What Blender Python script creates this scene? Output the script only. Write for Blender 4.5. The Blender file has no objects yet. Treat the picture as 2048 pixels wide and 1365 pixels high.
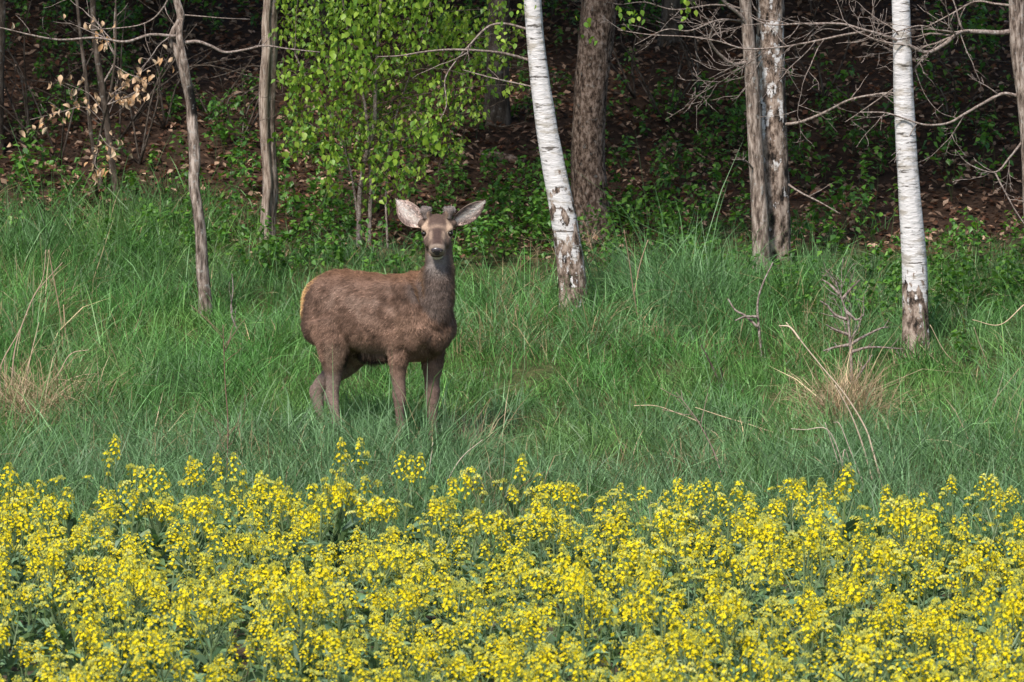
import bpy, math, random
import numpy as np
from mathutils import Vector, Matrix, Euler

# ------------------------------------------------------------------ camera, light, exposure
SC = bpy.context.scene
COL = SC.collection
CAM_Z = 4.6
FPX = 14222.0                      # focal length in photo pixels (250 mm on a 36 mm sensor, 2048 px)
PITCH = math.atan((682.5 + 318.0) / FPX)
cam = bpy.data.cameras.new('camera')
cam.sensor_width = 36.0
cam.lens = 250.0
cam.clip_start = 0.5
cam.clip_end = 2000
cam.dof.use_dof = True
cam.dof.focus_distance = 47.2
cam.dof.aperture_fstop = 9.0
cam_o = bpy.data.objects.new('camera', cam)
cam_o.location = (0, 0, CAM_Z)
cam_o.rotation_euler = (math.pi / 2 - PITCH, 0, 0)
COL.objects.link(cam_o)
SC.camera = cam_o

SUN_EL, SUN_AZ = math.radians(50), math.radians(204)      # azimuth clockwise from +Y (the view direction)
world = bpy.data.worlds.new('World')
SC.world = world
world.use_nodes = True
wn = world.node_tree
sky = wn.nodes.new('ShaderNodeTexSky')
sky.sky_type = 'NISHITA'
sky.sun_disc = False
sky.sun_elevation = SUN_EL
sky.sun_rotation = SUN_AZ
wn.links.new(sky.outputs[0], wn.nodes['Background'].inputs[0])
wn.nodes['Background'].inputs[1].default_value = 0.12
sun = bpy.data.lights.new('sun', 'SUN')
sun.energy = 4.2
sun.angle = math.radians(9.0)
sun.color = (1.0, 0.95, 0.87)
sun_o = bpy.data.objects.new('sun', sun)
to_sun = Vector((math.sin(SUN_AZ) * math.cos(SUN_EL), math.cos(SUN_AZ) * math.cos(SUN_EL), math.sin(SUN_EL)))
sun_o.rotation_euler = to_sun.to_track_quat('Z', 'Y').to_euler()
sun_o.location = (-20, 0, 40)
COL.objects.link(sun_o)
SC.view_settings.view_transform = 'Standard'
SC.view_settings.look = 'None'
SC.view_settings.exposure = 0.45
SC.view_settings.gamma = 1.0
SC.view_settings.use_curve_mapping = False
SC.render.engine = 'CYCLES'
SC.cycles.max_bounces = 6
SC.cycles.transparent_max_bounces = 4

rng = np.random.default_rng(7)
random.seed(7)
UP = np.array([0, 0, 1.0])

# ------------------------------------------------------------------ terrain and pixel helpers
_TY = np.array([-60, 20, 43.9, 44.6, 45.6, 46.5, 47.4, 48.0, 49.6, 51, 53, 55, 57, 60, 66, 75, 90, 130, 300.])
_TZ = np.array([0, 0, 0.0, 0.10, 0.30, 0.43, 0.525, 0.60, 0.93, 1.17, 1.42, 1.66, 2.2, 3.15, 5.0, 7.4, 9.5, 12.0, 14.0])
_ty = np.arange(-60, 300, 0.1)
_tz = np.interp(_ty, _TY, _TZ)
_k = np.ones(9) / 9.0
_tz = np.convolve(np.pad(_tz, 4, mode='edge'), _k, mode='valid')


def H(x, y):
    x = np.asarray(x, float)
    y = np.asarray(y, float)
    z = np.interp(y, _ty, _tz)
    m = np.clip((y - 44.5) / 2.0, 0, 1)
    n = 0.030 * np.sin(1.7 * x + 0.9 * y) + 0.022 * np.sin(2.9 * x - 2.3 * y + 1.0) + 0.014 * np.sin(5.1 * x + 4.3 * y + 2.0)
    m2 = np.clip((y - 55) / 3.0, 0, 1)
    n2 = 0.10 * np.sin(0.9 * x + 0.5 * y) + 0.07 * np.sin(2.1 * x - 1.3 * y)
    return z + m * n + m2 * n2 + 0.015 * np.sin(2.0 * x + y) * (1 - m)


_cp, _sp = math.cos(PITCH), math.sin(PITCH)


def ray(px, py):
    a = (px - 1024.0) / FPX
    b = -(py - 682.5) / FPX
    d = np.array([a, _cp + b * _sp, -_sp + b * _cp])
    return d / d[1]


def P(px, py, D):
    return np.array([0, 0, CAM_Z]) + ray(px, py) * D


def hit(px, py):
    d = ray(px, py)
    Ds = np.arange(36, 90, 0.02)
    z = CAM_Z + d[2] * Ds
    g = H(d[0] * Ds, Ds)
    i = np.argmax(z <= g)
    D = Ds[i] if z[i] <= g[i] else 75.0
    return float(D)


def vnoise(x, y, s, seed=0):
    """cheap smooth 2-D noise in -1..1"""
    x = np.asarray(x) * s
    y = np.asarray(y) * s
    r = np.random.default_rng(seed)
    t = r.random((64, 64)) * 2 - 1
    xi = np.floor(x).astype(int)
    yi = np.floor(y).astype(int)
    fx = x - xi
    fy = y - yi
    fx = fx * fx * (3 - 2 * fx)
    fy = fy * fy * (3 - 2 * fy)
    g = lambda i, j: t[i % 64, j % 64]
    return (g(xi, yi) * (1 - fx) + g(xi + 1, yi) * fx) * (1 - fy) + (g(xi, yi + 1) * (1 - fx) + g(xi + 1, yi + 1) * fx) * fy


# ------------------------------------------------------------------ mesh helpers
def make_mesh(name, V, T, mats, C=None, MI=None, smooth=False):
    """V (n,3), T (m,3) triangles or (m,4) quads, C (n,3) colours"""
    V = np.ascontiguousarray(V, dtype=np.float32)
    T = np.ascontiguousarray(T, dtype=np.int32)
    k = T.shape[1]
    me = bpy.data.meshes.new(name)
    me.vertices.add(len(V))
    me.vertices.foreach_set('co', V.ravel())
    me.loops.add(T.size)
    me.loops.foreach_set('vertex_index', T.ravel())
    me.polygons.add(len(T))
    me.polygons.foreach_set('loop_start', np.arange(0, T.size, k, dtype=np.int32))
    for m in (mats if isinstance(mats, (list, tuple)) else [mats]):
        me.materials.append(m)
    if MI is not None:
        me.polygons.foreach_set('material_index', np.ascontiguousarray(MI, dtype=np.int32))
    me.polygons.foreach_set('use_smooth', np.full(len(T), bool(smooth)))
    if C is not None:
        a = me.color_attributes.new('Col', 'FLOAT_COLOR', 'POINT')
        c4 = np.ones((len(V), 4), dtype=np.float32)
        c4[:, :3] = C
        a.data.foreach_set('color', c4.ravel())
    me.update(calc_edges=True)
    return me


class MB:
    """collects triangles with per-vertex colours"""

    def __init__(self):
        self.V, self.T, self.C, self.M, self.n = [], [], [], [], 0

    def add(self, V, T, C=(1, 1, 1), m=0):
        V = np.asarray(V, float)
        T = np.asarray(T, int)
        if T.shape[1] == 4:
            T = np.concatenate([T[:, [0, 1, 2]], T[:, [0, 2, 3]]])
        C = np.asarray(C, float)
        if C.ndim == 1:
            C = np.tile(C, (len(V), 1))
        self.V.append(V)
        self.T.append(T + self.n)
        self.C.append(C)
        self.M.append(np.full(len(T), m))
        self.n += len(V)
        return self

    def arrays(self):
        return np.concatenate(self.V), np.concatenate(self.T), np.concatenate(self.C), np.concatenate(self.M)

    def mesh(self, name, mats, smooth=False, origin=None):
        V, T, C, M = self.arrays()
        if origin is not None:
            V = V - np.asarray(origin)
        return make_mesh(name, V, T, mats, C, M, smooth)


def link(name, me, parent=None, loc=None):
    o = bpy.data.objects.new(name, me)
    COL.objects.link(o)
    if loc is not None:
        o.location = [float(v) for v in loc]
    if parent is not None:
        o.parent = parent
    return o


def tag(o, label=None, cat=None, group=None, kind=None):
    if label:
        o['label'] = label
    if cat:
        o['category'] = cat
    if group:
        o['group'] = group
    if kind:
        o['kind'] = kind
    return o


def empty(name, loc, label, cat, group=None):
    o = link(name, None, None, loc)
    o.empty_display_size = 0.1
    return tag(o, label, cat, group)


def smooth_path(pts, n):
    """Catmull-Rom resample of (k,d) control points"""
    p = np.asarray(pts, float)
    if len(p) == 2:
        t = np.linspace(0, 1, n)[:, None]
        return p[0] * (1 - t) + p[1] * t
    q = np.vstack([2 * p[0] - p[1], p, 2 * p[-1] - p[-2]])
    s = np.linspace(0, len(p) - 1 - 1e-9, n)
    i = s.astype(int)
    t = (s - i)[:, None]
    a, b, c, d = q[i], q[i + 1], q[i + 2], q[i + 3]
    return 0.5 * (2 * b + (c - a) * t + (2 * a - 5 * b + 4 * c - d) * t ** 2 + (3 * b - a - 3 * c + d) * t ** 3)


def tube(pts, rad, n=6, cap=True, disp=None):
    """swept tube -> V, quads"""
    p = np.asarray(pts, float)
    k = len(p)
    r = np.broadcast_to(np.asarray(rad, float), (k,))
    tg = np.gradient(p, axis=0)
    tg /= np.linalg.norm(tg, axis=1)[:, None] + 1e-9
    ref = np.array([0.0, 1.0, 0.0]) if abs(tg[:, 1]).max() < 0.9 else np.array([0.3, 0.2, 0.93])
    s = np.cross(tg, ref)
    s /= np.linalg.norm(s, axis=1)[:, None] + 1e-9
    u = np.cross(s, tg)
    a = np.arange(n) * 2 * math.pi / n
    rr = r[:, None] * np.ones((1, n))
    if disp is not None:
        rr = rr * disp(np.cumsum(np.r_[0, np.linalg.norm(np.diff(p, axis=0), axis=1)])[:, None], a[None, :])
    V = p[:, None, :] + rr[:, :, None] * (np.cos(a)[None, :, None] * s[:, None, :] + np.sin(a)[None, :, None] * u[:, None, :])
    V = V.reshape(-1, 3)
    i, j = np.meshgrid(np.arange(k - 1), np.arange(n), indexing='ij')
    q = np.stack([i * n + j, i * n + (j + 1) % n, (i + 1) * n + (j + 1) % n, (i + 1) * n + j], -1).reshape(-1, 4)
    if cap:
        V = np.vstack([V, p[:1], p[-1:]])
        j = np.arange(n)
        c0 = np.stack([np.full(n, k * n), (j + 1) % n, j, j], -1)
        c1 = np.stack([np.full(n, k * n + 1), (k - 1) * n + j, (k - 1) * n + (j + 1) % n, (k - 1) * n + (j + 1) % n], -1)
        T = np.concatenate([q[:, [0, 1, 2]], q[:, [0, 2, 3]], c0[:, :3], c1[:, :3]])
        return V, T
    return V, np.concatenate([q[:, [0, 1, 2]], q[:, [0, 2, 3]]])


def rvec(n, r=rng):
    v = r.normal(size=(n, 3))
    return v / np.linalg.norm(v, axis=1)[:, None]


# ------------------------------------------------------------------ materials
def newmat(name):
    m = bpy.data.materials.new(name)
    m.use_nodes = True
    nt = m.node_tree
    nt.nodes.clear()
    out = nt.nodes.new('ShaderNodeOutputMaterial')
    return m, nt, out


def nd(nt, typ, **kw):
    n = nt.nodes.new(typ)
    for k, v in kw.items():
        if k.startswith('i_'):
            n.inputs[k[2:].replace('_', ' ')].default_value = v
        else:
            setattr(n, k, v)
    return n


def mixrgb(nt, fac, a, b, blend='MIX'):
    n = nt.nodes.new('ShaderNodeMix')
    n.data_type = 'RGBA'
    n.blend_type = blend
    for sock, v in ((n.inputs[0], fac), (n.inputs[6], a), (n.inputs[7], b)):
        if hasattr(v, 'type') and hasattr(v, 'links'):
            nt.links.new(v, sock)
        elif isinstance(v, (int, float)):
            sock.default_value = v
        else:
            sock.default_value = (*v, 1) if len(v) == 3 else v
    return n.outputs[2]


def ramp(nt, fac, stops):
    n = nt.nodes.new('ShaderNodeValToRGB')
    e = n.color_ramp.elements
    while len(e) < len(stops):
        e.new(0.5)
    for el, (p, c) in zip(e, stops):
        el.position = p
        el.color = (c, c, c, 1) if isinstance(c, (int, float)) else (*c, 1)
    nt.links.new(fac, n.inputs[0])
    return n.outputs[0]


def noise(nt, vec, scale, detail=4, rough=0.55, mapping=None):
    if mapping is not None:
        mp = nt.nodes.new('ShaderNodeMapping')
        mp.inputs['Scale'].default_value = mapping
        nt.links.new(vec, mp.inputs[0])
        vec = mp.outputs[0]
    n = nd(nt, 'ShaderNodeTexNoise')
    n.inputs['Scale'].default_value = scale
    n.inputs['Detail'].default_value = detail
    n.inputs['Roughness'].default_value = rough
    nt.links.new(vec, n.inputs['Vector'])
    return n.outputs[0]


def attr_col(nt):
    a = nt.nodes.new('ShaderNodeAttribute')
    a.attribute_name = 'Col'
    return a.outputs['Color']


def leafmat(name, trans=0.35, rough=0.5, spec=0.3, tmul=(1.1, 1.15, 0.6)):
    m, nt, out = newmat(name)
    c = attr_col(nt)
    p = nd(nt, 'ShaderNodeBsdfPrincipled')
    p.inputs['Roughness'].default_value = rough
    p.inputs['Specular IOR Level'].default_value = spec
    nt.links.new(c, p.inputs['Base Color'])
    t = nd(nt, 'ShaderNodeBsdfTranslucent')
    nt.links.new(mixrgb(nt, 1.0, c, tmul, 'MULTIPLY'), t.inputs[0])
    mx = nd(nt, 'ShaderNodeMixShader')
    mx.inputs[0].default_value = trans
    nt.links.new(p.outputs[0], mx.inputs[1])
    nt.links.new(t.outputs[0], mx.inputs[2])
    nt.links.new(mx.outputs[0], out.inputs[0])
    return m


def colmat(name, rough=0.8, spec=0.2, nscale=0, namp=0.3, bump=0.0):
    m, nt, out = newmat(name)
    c = attr_col(nt)
    p = nd(nt, 'ShaderNodeBsdfPrincipled')
    p.inputs['Roughness'].default_value = rough
    p.inputs['Specular IOR Level'].default_value = spec
    if nscale:
        tc = nd(nt, 'ShaderNodeNewGeometry').outputs['Position']
        f = noise(nt, tc, nscale, 5, 0.6)
        c = mixrgb(nt, 1.0, c, ramp(nt, f, [(0.25, 1 - namp), (0.75, 1 + namp)]), 'MULTIPLY')
        if bump:
            b = nd(nt, 'ShaderNodeBump')
            b.inputs['Strength'].default_value = bump
            b.inputs['Distance'].default_value = 0.01
            nt.links.new(f, b.inputs['Height'])
            nt.links.new(b.outputs[0], p.inputs['Normal'])
    nt.links.new(c, p.inputs['Base Color'])
    nt.links.new(p.outputs[0], out.inputs[0])
    return m


def barkmat(name, c0, c1, c2, scale=18, zs=0.25, lich=0.0):
    """furrowed bark: long vertical cracks over a mottled ground"""
    m, nt, out = newmat(name)
    pos = nd(nt, 'ShaderNodeNewGeometry').outputs['Position']
    f = noise(nt, pos, scale, 7, 0.68, (1, 1, zs))
    g = noise(nt, pos, 5, 4, 0.6)
    c = ramp(nt, f, [(0.38, c0), (0.50, c1), (0.62, c2)])
    c = mixrgb(nt, 1.0, c, ramp(nt, g, [(0.3, 0.75), (0.7, 1.2)]), 'MULTIPLY')
    bn = nt.nodes.new('ShaderNodeAttribute')
    bn.attribute_name = 'Burn'
    c = mixrgb(nt, bn.outputs['Fac'], c, (0.012, 0.010, 0.009))
    if lich:
        l = noise(nt, pos, 30, 3, 0.5)
        c = mixrgb(nt, ramp(nt, l, [(0.60, 0.0), (0.68, lich)]), c, (0.42, 0.42, 0.40))
    p = nd(nt, 'ShaderNodeBsdfPrincipled')
    p.inputs['Roughness'].default_value = 0.9
    p.inputs['Specular IOR Level'].default_value = 0.15
    nt.links.new(c, p.inputs['Base Color'])
    b = nd(nt, 'ShaderNodeBump')
    b.inputs['Strength'].default_value = 0.8
    b.inputs['Distance'].default_value = 0.02
    nt.links.new(f, b.inputs['Height'])
    nt.links.new(b.outputs[0], p.inputs['Normal'])
    nt.links.new(p.outputs[0], out.inputs[0])
    return m


def birchmat(name, white=(0.62, 0.585, 0.575), amount=0.0):
    """white paper bark, dark lenticel bands, corky plates where the red channel of Col is high"""
    m, nt, out = newmat(name)
    pos = nd(nt, 'ShaderNodeNewGeometry').outputs['Position']
    a = nt.nodes.new('ShaderNodeAttribute')
    a.attribute_name = 'Col'
    sep = nd(nt, 'ShaderNodeSeparateColor')
    nt.links.new(a.outputs['Color'], sep.inputs[0])
    fine = noise(nt, pos, 12, 5, 0.6, (1, 1, 3.5))
    big = noise(nt, pos, 5.5, 5, 0.65, (1, 1, 3.2))
    c = ramp(nt, fine, [(0.22, (0.36, 0.30, 0.26)), (0.36, tuple(v * 0.88 for v in white)), (0.55, white)])
    # peeled tan and grey blotches
    c = mixrgb(nt, ramp(nt, big, [(0.53, 0.0), (0.60, 0.75)]), c, (0.33, 0.285, 0.235))
    # black lenticel dashes
    lent = noise(nt, pos, 5, 5, 0.65, (1, 1, 6.5))
    c = mixrgb(nt, ramp(nt, lent, [(0.60, 0.0), (0.635, 0.9)]), c, (0.075, 0.06, 0.05))
    # corky plates
    cork_f = noise(nt, pos, 20, 7, 0.7, (1, 1, 0.5))
    cork = ramp(nt, cork_f, [(0.40, (0.014, 0.010, 0.008)), (0.50, (0.165, 0.115, 0.088)), (0.60, (0.40, 0.31, 0.255))])
    edge = noise(nt, pos, 17, 5, 0.65, (1, 1, 0.5))
    add = nd(nt, 'ShaderNodeMath', operation='ADD')
    nt.links.new(sep.outputs[0], add.inputs[0])
    sb = nd(nt, 'ShaderNodeMath', operation='SUBTRACT')
    nt.links.new(edge, sb.inputs[0])
    sb.inputs[1].default_value = 0.5
    ml = nd(nt, 'ShaderNodeMath', operation='MULTIPLY')
    nt.links.new(sb.outputs[0], ml.inputs[0])
    ml.inputs[1].default_value = 2.2
    nt.links.new(ml.outputs[0], add.inputs[1])
    mask = ramp(nt, add.outputs[0], [(0.46, 0.0), (0.54, 1.0)])
    c = mixrgb(nt, mask, c, cork)
    p = nd(nt, 'ShaderNodeBsdfPrincipled')
    p.inputs['Roughness'].default_value = 0.75
    p.inputs['Specular IOR Level'].default_value = 0.2
    nt.links.new(c, p.inputs['Base Color'])
    hb = mixrgb(nt, mask, fine, cork_f)
    b = nd(nt, 'ShaderNodeBump')
    b.inputs['Strength'].default_value = 0.8
    b.inputs['Distance'].default_value = 0.015
    nt.links.new(hb, b.inputs['Height'])
    nt.links.new(b.outputs[0], p.inputs['Normal'])
    nt.links.new(p.outputs[0], out.inputs[0])
    return m


def groundmat():
    m, nt, out = newmat('ground')
    pos = nd(nt, 'ShaderNodeNewGeometry').outputs['Position']
    sp = nd(nt, 'ShaderNodeSeparateXYZ')
    nt.links.new(pos, sp.inputs[0])
    n1 = noise(nt, pos, 1.1, 5, 0.6)
    n2 = noise(nt, pos, 14, 6, 0.65)
    sc = nd(nt, 'ShaderNodeMath', operation='MULTIPLY_ADD')
    nt.links.new(n1, sc.inputs[0])
    sc.inputs[1].default_value = 3.0
    nt.links.new(sp.outputs[1], sc.inputs[2])

    def step(a, b):
        r = nd(nt, 'ShaderNodeMapRange')
        r.inputs[1].default_value = a
        r.inputs[2].default_value = b
        nt.links.new(sc.outputs[0], r.inputs[0])
        return r.outputs[0]
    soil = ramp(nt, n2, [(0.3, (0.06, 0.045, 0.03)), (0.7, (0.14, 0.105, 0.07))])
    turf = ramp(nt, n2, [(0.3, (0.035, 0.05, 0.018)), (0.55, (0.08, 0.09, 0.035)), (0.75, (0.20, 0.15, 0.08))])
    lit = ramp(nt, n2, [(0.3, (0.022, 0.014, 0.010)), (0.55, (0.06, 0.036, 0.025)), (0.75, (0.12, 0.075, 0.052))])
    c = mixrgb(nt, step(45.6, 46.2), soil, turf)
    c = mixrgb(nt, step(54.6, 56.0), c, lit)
    p = nd(nt, 'ShaderNodeBsdfPrincipled')
    p.inputs['Roughness'].default_value = 0.95
    p.inputs['Specular IOR Level'].default_value = 0.1
    nt.links.new(c, p.inputs['Base Color'])
    b = nd(nt, 'ShaderNodeBump')
    b.inputs['Distance'].default_value = 0.05
    nt.links.new(n2, b.inputs['Height'])
    nt.links.new(b.outputs[0], p.inputs['Normal'])
    nt.links.new(p.outputs[0], out.inputs[0])
    return m


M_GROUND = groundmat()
M_GRASS = leafmat('grass_blade', 0.28, 0.45, 0.35, (1.1, 1.15, 0.7))
M_LEAF = leafmat('fresh_leaf', 0.40, 0.45, 0.4, (1.2, 1.15, 0.5))
M_DRYLEAF = leafmat('dry_leaf', 0.25, 0.7, 0.15, (1.1, 0.9, 0.7))
M_RGREEN = leafmat('rapeseed_green', 0.18, 0.5, 0.35, (1, 1.1, 0.6))
M_PETAL = leafmat('rapeseed_petal', 0.30, 0.6, 0.15, (1.0, 0.95, 0.7))
M_BIRCH = birchmat('birch_bark')
M_PINE = barkmat('pine_bark', (0.022, 0.014, 0.011), (0.125, 0.083, 0.062), (0.30, 0.22, 0.18), 40, 0.5, 0.2)
M_GREYBARK = barkmat('grey_bark', (0.06, 0.042, 0.034), (0.215, 0.163, 0.132), (0.43, 0.35, 0.30), 40, 0.22, 0.4)
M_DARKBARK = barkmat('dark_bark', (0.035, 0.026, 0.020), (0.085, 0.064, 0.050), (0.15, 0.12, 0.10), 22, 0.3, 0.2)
M_TWIG = barkmat('twig_bark', (0.12, 0.085, 0.07), (0.27, 0.21, 0.18), (0.42, 0.35, 0.31), 60, 0.7, 0.3)
M_SPLITGREY = barkmat('bare_grey_wood', (0.12, 0.08, 0.06), (0.30, 0.225, 0.18), (0.48, 0.385, 0.32), 70, 0.1, 0.2)
M_STRAW = colmat('straw', 0.7, 0.3, 40, 0.25)
M_SPLIT = barkmat('split_wood', (0.16, 0.09, 0.055), (0.36, 0.23, 0.15), (0.55, 0.40, 0.29), 50, 0.1)

# ------------------------------------------------------------------ ground sheet
xs = np.concatenate([np.linspace(-300, -12, 14)[:-1], np.linspace(-12, 12, 121), np.linspace(12, 300, 14)[1:]])
ys = np.concatenate([np.linspace(-60, 30, 10)[:-1], np.linspace(30, 72, 260), np.linspace(72, 298, 24)[1:]])
gx, gy = np.meshgrid(xs, ys, indexing='ij')
gz = H(gx, gy)
V = np.stack([gx, gy, gz], -1).reshape(-1, 3)
i, j = np.meshgrid(np.arange(len(xs) - 1), np.arange(len(ys) - 1), indexing='ij')
ny = len(ys)
Q = np.stack([i * ny + j, (i + 1) * ny + j, (i + 1) * ny + j + 1, i * ny + j + 1], -1).reshape(-1, 4)
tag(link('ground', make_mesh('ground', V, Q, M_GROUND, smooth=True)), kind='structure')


# ------------------------------------------------------------------ deer
PHI = math.radians(40)
cF, sF = math.cos(PHI), math.sin(PHI)
DX0, DY0, DD, DS = 762.0, 905.0, 47.4, 300.0
D_ORG = P(DX0, DY0, DD)
D_ORG[2] = H(D_ORG[0], D_ORG[1]) - 0.0
FW = np.array([cF, -sF, 0])
LF = np.array([sF, cF, 0])


def dl(u, v, w):
    """deer coordinates (forward, left, up) -> metres relative to its origin"""
    return np.array([u * FW[0] + v * LF[0], u * FW[1] + v * LF[1], w])


def dq(px, py, v):
    """photo pixel on the plane at lateral offset v -> metres relative to origin"""
    u = ((px - DX0) / DS - v * sF) / cF
    dep = -u * sF + v * cF
    return dl(u, v, (DY0 - py) / DS - 0.075 * dep)


class Solid:
    def __init__(self):
        self.b = MB()

    def loft(self, C, A, B, n=28, e=1.0):
        """rings: centres C, half-axis vectors A and B"""
        C, A, B = (np.asarray(x, float) for x in (C, A, B))
        k = len(C)
        a = np.arange(n) * 2 * math.pi / n
        ca = np.sign(np.cos(a)) * np.abs(np.cos(a)) ** e
        sa = np.sign(np.sin(a)) * np.abs(np.sin(a)) ** e
        V = (C[:, None] + ca[None, :, None] * A[:, None] + sa[None, :, None] * B[:, None]).reshape(-1, 3)
        i, j = np.meshgrid(np.arange(k - 1), np.arange(n), indexing='ij')
        q = np.stack([i * n + j, i * n + (j + 1) % n, (i + 1) * n + (j + 1) % n, (i + 1) * n + j], -1).reshape(-1, 4)
        V = np.vstack([V, C[:1], C[-1:]])
        j = np.arange(n)
        c0 = np.stack([np.full(n, k * n), (j + 1) % n, j], -1)
        c1 = np.stack([np.full(n, k * n + 1), (k - 1) * n + j, (k - 1) * n + (j + 1) % n], -1)
        self.b.add(V, np.concatenate([q[:, [0, 1, 2]], q[:, [0, 2, 3]], c0, c1]))

    def limb(self, pts, rf, rs, side, n=20, m=24):
        """tapered limb; rf fore-aft radius, rs sideways radius, side = sideways unit vector"""
        p = smooth_path(np.c_[np.asarray(pts), rf, rs], m)
        c = p[:, :3]
        tg = np.gradient(c, axis=0)
        tg /= np.linalg.norm(tg, axis=1)[:, None]
        f = np.cross(np.asarray(side)[None], tg)
        f /= np.linalg.norm(f, axis=1)[:, None]
        s = np.cross(tg, f)
        self.loft(c, f * p[:, 3:4], s * p[:, 4:5], n)

    def ball(self, c, ax, n=20):
        """ellipsoid with three half-axis vectors"""
        ax = [np.asarray(a, float) for a in ax]
        t = np.linspace(-1, 1, 15) * math.pi / 2 * 0.995
        C = np.asarray(c)[None] + np.sin(t)[:, None] * ax[2][None]
        self.loft(C, np.cos(t)[:, None] * ax[0][None], np.cos(t)[:, None] * ax[1][None], n)


HEADP = math.radians(25)
H_E = dq(876.5, 468, 0.0)
H_E = np.array([(876.5 - DX0) / DS, H_E[1] - 0.045, H_E[2] + 0.075 * 0.045])
hA = np.array([0, -math.cos(HEADP), -math.sin(HEADP)])       # along the face towards the nose
hU = np.array([0, -math.sin(HEADP), math.cos(HEADP)])
hX = np.array([1.0, 0, 0])


def hd(x, t, u):
    return H_E + hX * x + hA * t + hU * u


def build_deer_solid():
    S = Solid()
    # trunk
    R = np.array([  # u, top, bottom, halfwidth
        [-0.655, 1.00, 0.90, 0.030], [-0.635, 1.045, 0.83, 0.085], [-0.585, 1.11, 0.76, 0.140], [-0.50, 1.165, 0.70, 0.180],
        [-0.36, 1.197, 0.67, 0.200], [-0.18, 1.188, 0.66, 0.207], [0.02, 1.180, 0.635, 0.212], [0.20, 1.192, 0.612, 0.205],
        [0.33, 1.200, 0.610, 0.185], [0.43, 1.150, 0.64, 0.165], [0.51, 1.06, 0.70, 0.13], [0.56, 0.98, 0.76, 0.08]])
    s = smooth_path(R, 40)
    C = np.array([dl(a[0], 0, (a[1] + a[2]) / 2) for a in s])
    A = np.array([dl(0, a[3], 0) for a in s])
    B = np.array([dl(0, 0, (a[1] - a[2]) / 2) for a in s])
    S.loft(C, A, B, 36, 0.93)
    # neck
    cs = [(866, 655, 0.115, 0.155), (872, 625, 0.116, 0.15), (877, 590, 0.110, 0.140), (879, 555, 0.104, 0.125), (880, 525, 0.096, 0.11), (879, 497, 0.088, 0.10), (877, 468, 0.080, 0.09)]
    rows = []
    for k, (px, py, hw, hd_) in enumerate(cs):
        c = dq(px, py, 0.0)
        c[0] = (px - DX0) / DS
        rows.append([*c, hw, hd_])
    s = smooth_path(rows, 24)
    S.loft(s[:, :3], s[:, 3:4] * np.array([[1, 0, 0]]), s[:, 4:5] * np.array([[0, 1, 0.0]]), 28)
    # nape joining withers and neck
    S.limb([dl(0.16, 0, 1.08), dl(0.32, 0, 1.10), dl(0.42, 0, 1.12), dl(0.47, 0, 1.22)], [0.10, 0.115, 0.11, 0.09], [0.07, 0.085, 0.09, 0.075], LF)
    # brisket, shoulders, haunches
    S.ball(dl(0.47, 0.0, 0.84), [dl(0.125, 0, 0), dl(0, 0.135, 0), dl(0, 0, 0.17)])
    for sd in (-1, 1):
        S.ball(dl(0.34, 0.125 * sd, 0.94), [dl(0.15, 0.05 * sd, 0), dl(-0.02, 0.075 * sd, 0), dl(-0.05, 0, 0.26)])
        S.ball(dl(0.445, 0.125 * sd, 0.84), [dl(0.095, 0, 0), dl(0, 0.08, 0), dl(0, 0, 0.115)])
        S.ball(dl(-0.42, 0.10 * sd, 0.93), [dl(0.18, 0, 0), dl(0, 0.105, 0), dl(0.05, 0, 0.25)])
        S.ball(dl(0.27, 0.155 * sd, 0.76), [dl(0.05, 0, 0), dl(0, 0.03, 0), dl(0, 0, 0.05)])            # elbow
        S.ball(dl(-0.30, 0.165 * sd, 0.80), [dl(0.085, 0, 0), dl(0, 0.045, 0), dl(-0.03, 0, 0.12)])     # thigh front
        S.ball(dl(-0.40, 0.13 * sd, 1.10), [dl(0.06, 0, 0), dl(0, 0.05, 0), dl(0, 0, 0.05)])            # hip
        S.limb([dl(0.24, 0.11 * sd, 1.12), dl(0.31, 0.165 * sd, 1.02), dl(0.39, 0.185 * sd, 0.90)], [0.04, 0.05, 0.05], [0.03, 0.03, 0.03], LF, 14, 14)   # scapula ridge
    # sheath
    S.ball(dq(742, 716, 0.0), [dl(0.10, 0, 0.0), dl(0, 0.035, 0), dl(0, 0, 0.035)])
    # tail
    S.limb([dl(-0.60, 0, 1.04), dl(-0.645, 0, 0.99), dl(-0.66, 0, 0.92), dl(-0.655, 0, 0.86)], [0.03, 0.028, 0.022, 0.008], [0.045, 0.045, 0.035, 0.01], LF, 14, 12)
    # near (right) hind leg
    v = -0.13
    S.limb([dq(657, 640, v), dq(666, 690, v), dq(667, 725, v), dq(666, 757, v), dq(664, 782, v), dq(664, 800, v), dq(668, 822, v), dq(672, 850, v), dq(674, 884, v)],
           [0.179, 0.131, 0.095, 0.060, 0.050, 0.047, 0.038, 0.032, 0.038], [0.105, 0.100, 0.090, 0.053, 0.042, 0.040, 0.032, 0.028, 0.035], LF, 22, 40)
    S.ball(dq(652, 797, v), [dl(0.022, 0, 0), dl(0, 0.022, 0), dl(0, 0, 0.045)])     # point of hock
    # far (left) hind leg, stretched back
    v = 0.12
    S.limb([dq(742, 645, v), dq(712, 695, v), dq(684, 730, v), dq(655, 757, v), dq(634, 780, v), dq(630, 798, v), dq(633, 820, v), dq(638, 850, v), dq(642, 880, v)],
           [0.168, 0.131, 0.102, 0.065, 0.059, 0.053, 0.038, 0.032, 0.038], [0.105, 0.095, 0.084, 0.053, 0.042, 0.040, 0.032, 0.028, 0.035], LF, 22, 40)
    S.ball(dq(619, 786, v), [dl(0.022, 0, 0), dl(0, 0.022, 0), dl(0.0, 0, 0.045)])
    # fore legs
    v = -0.105
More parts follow.
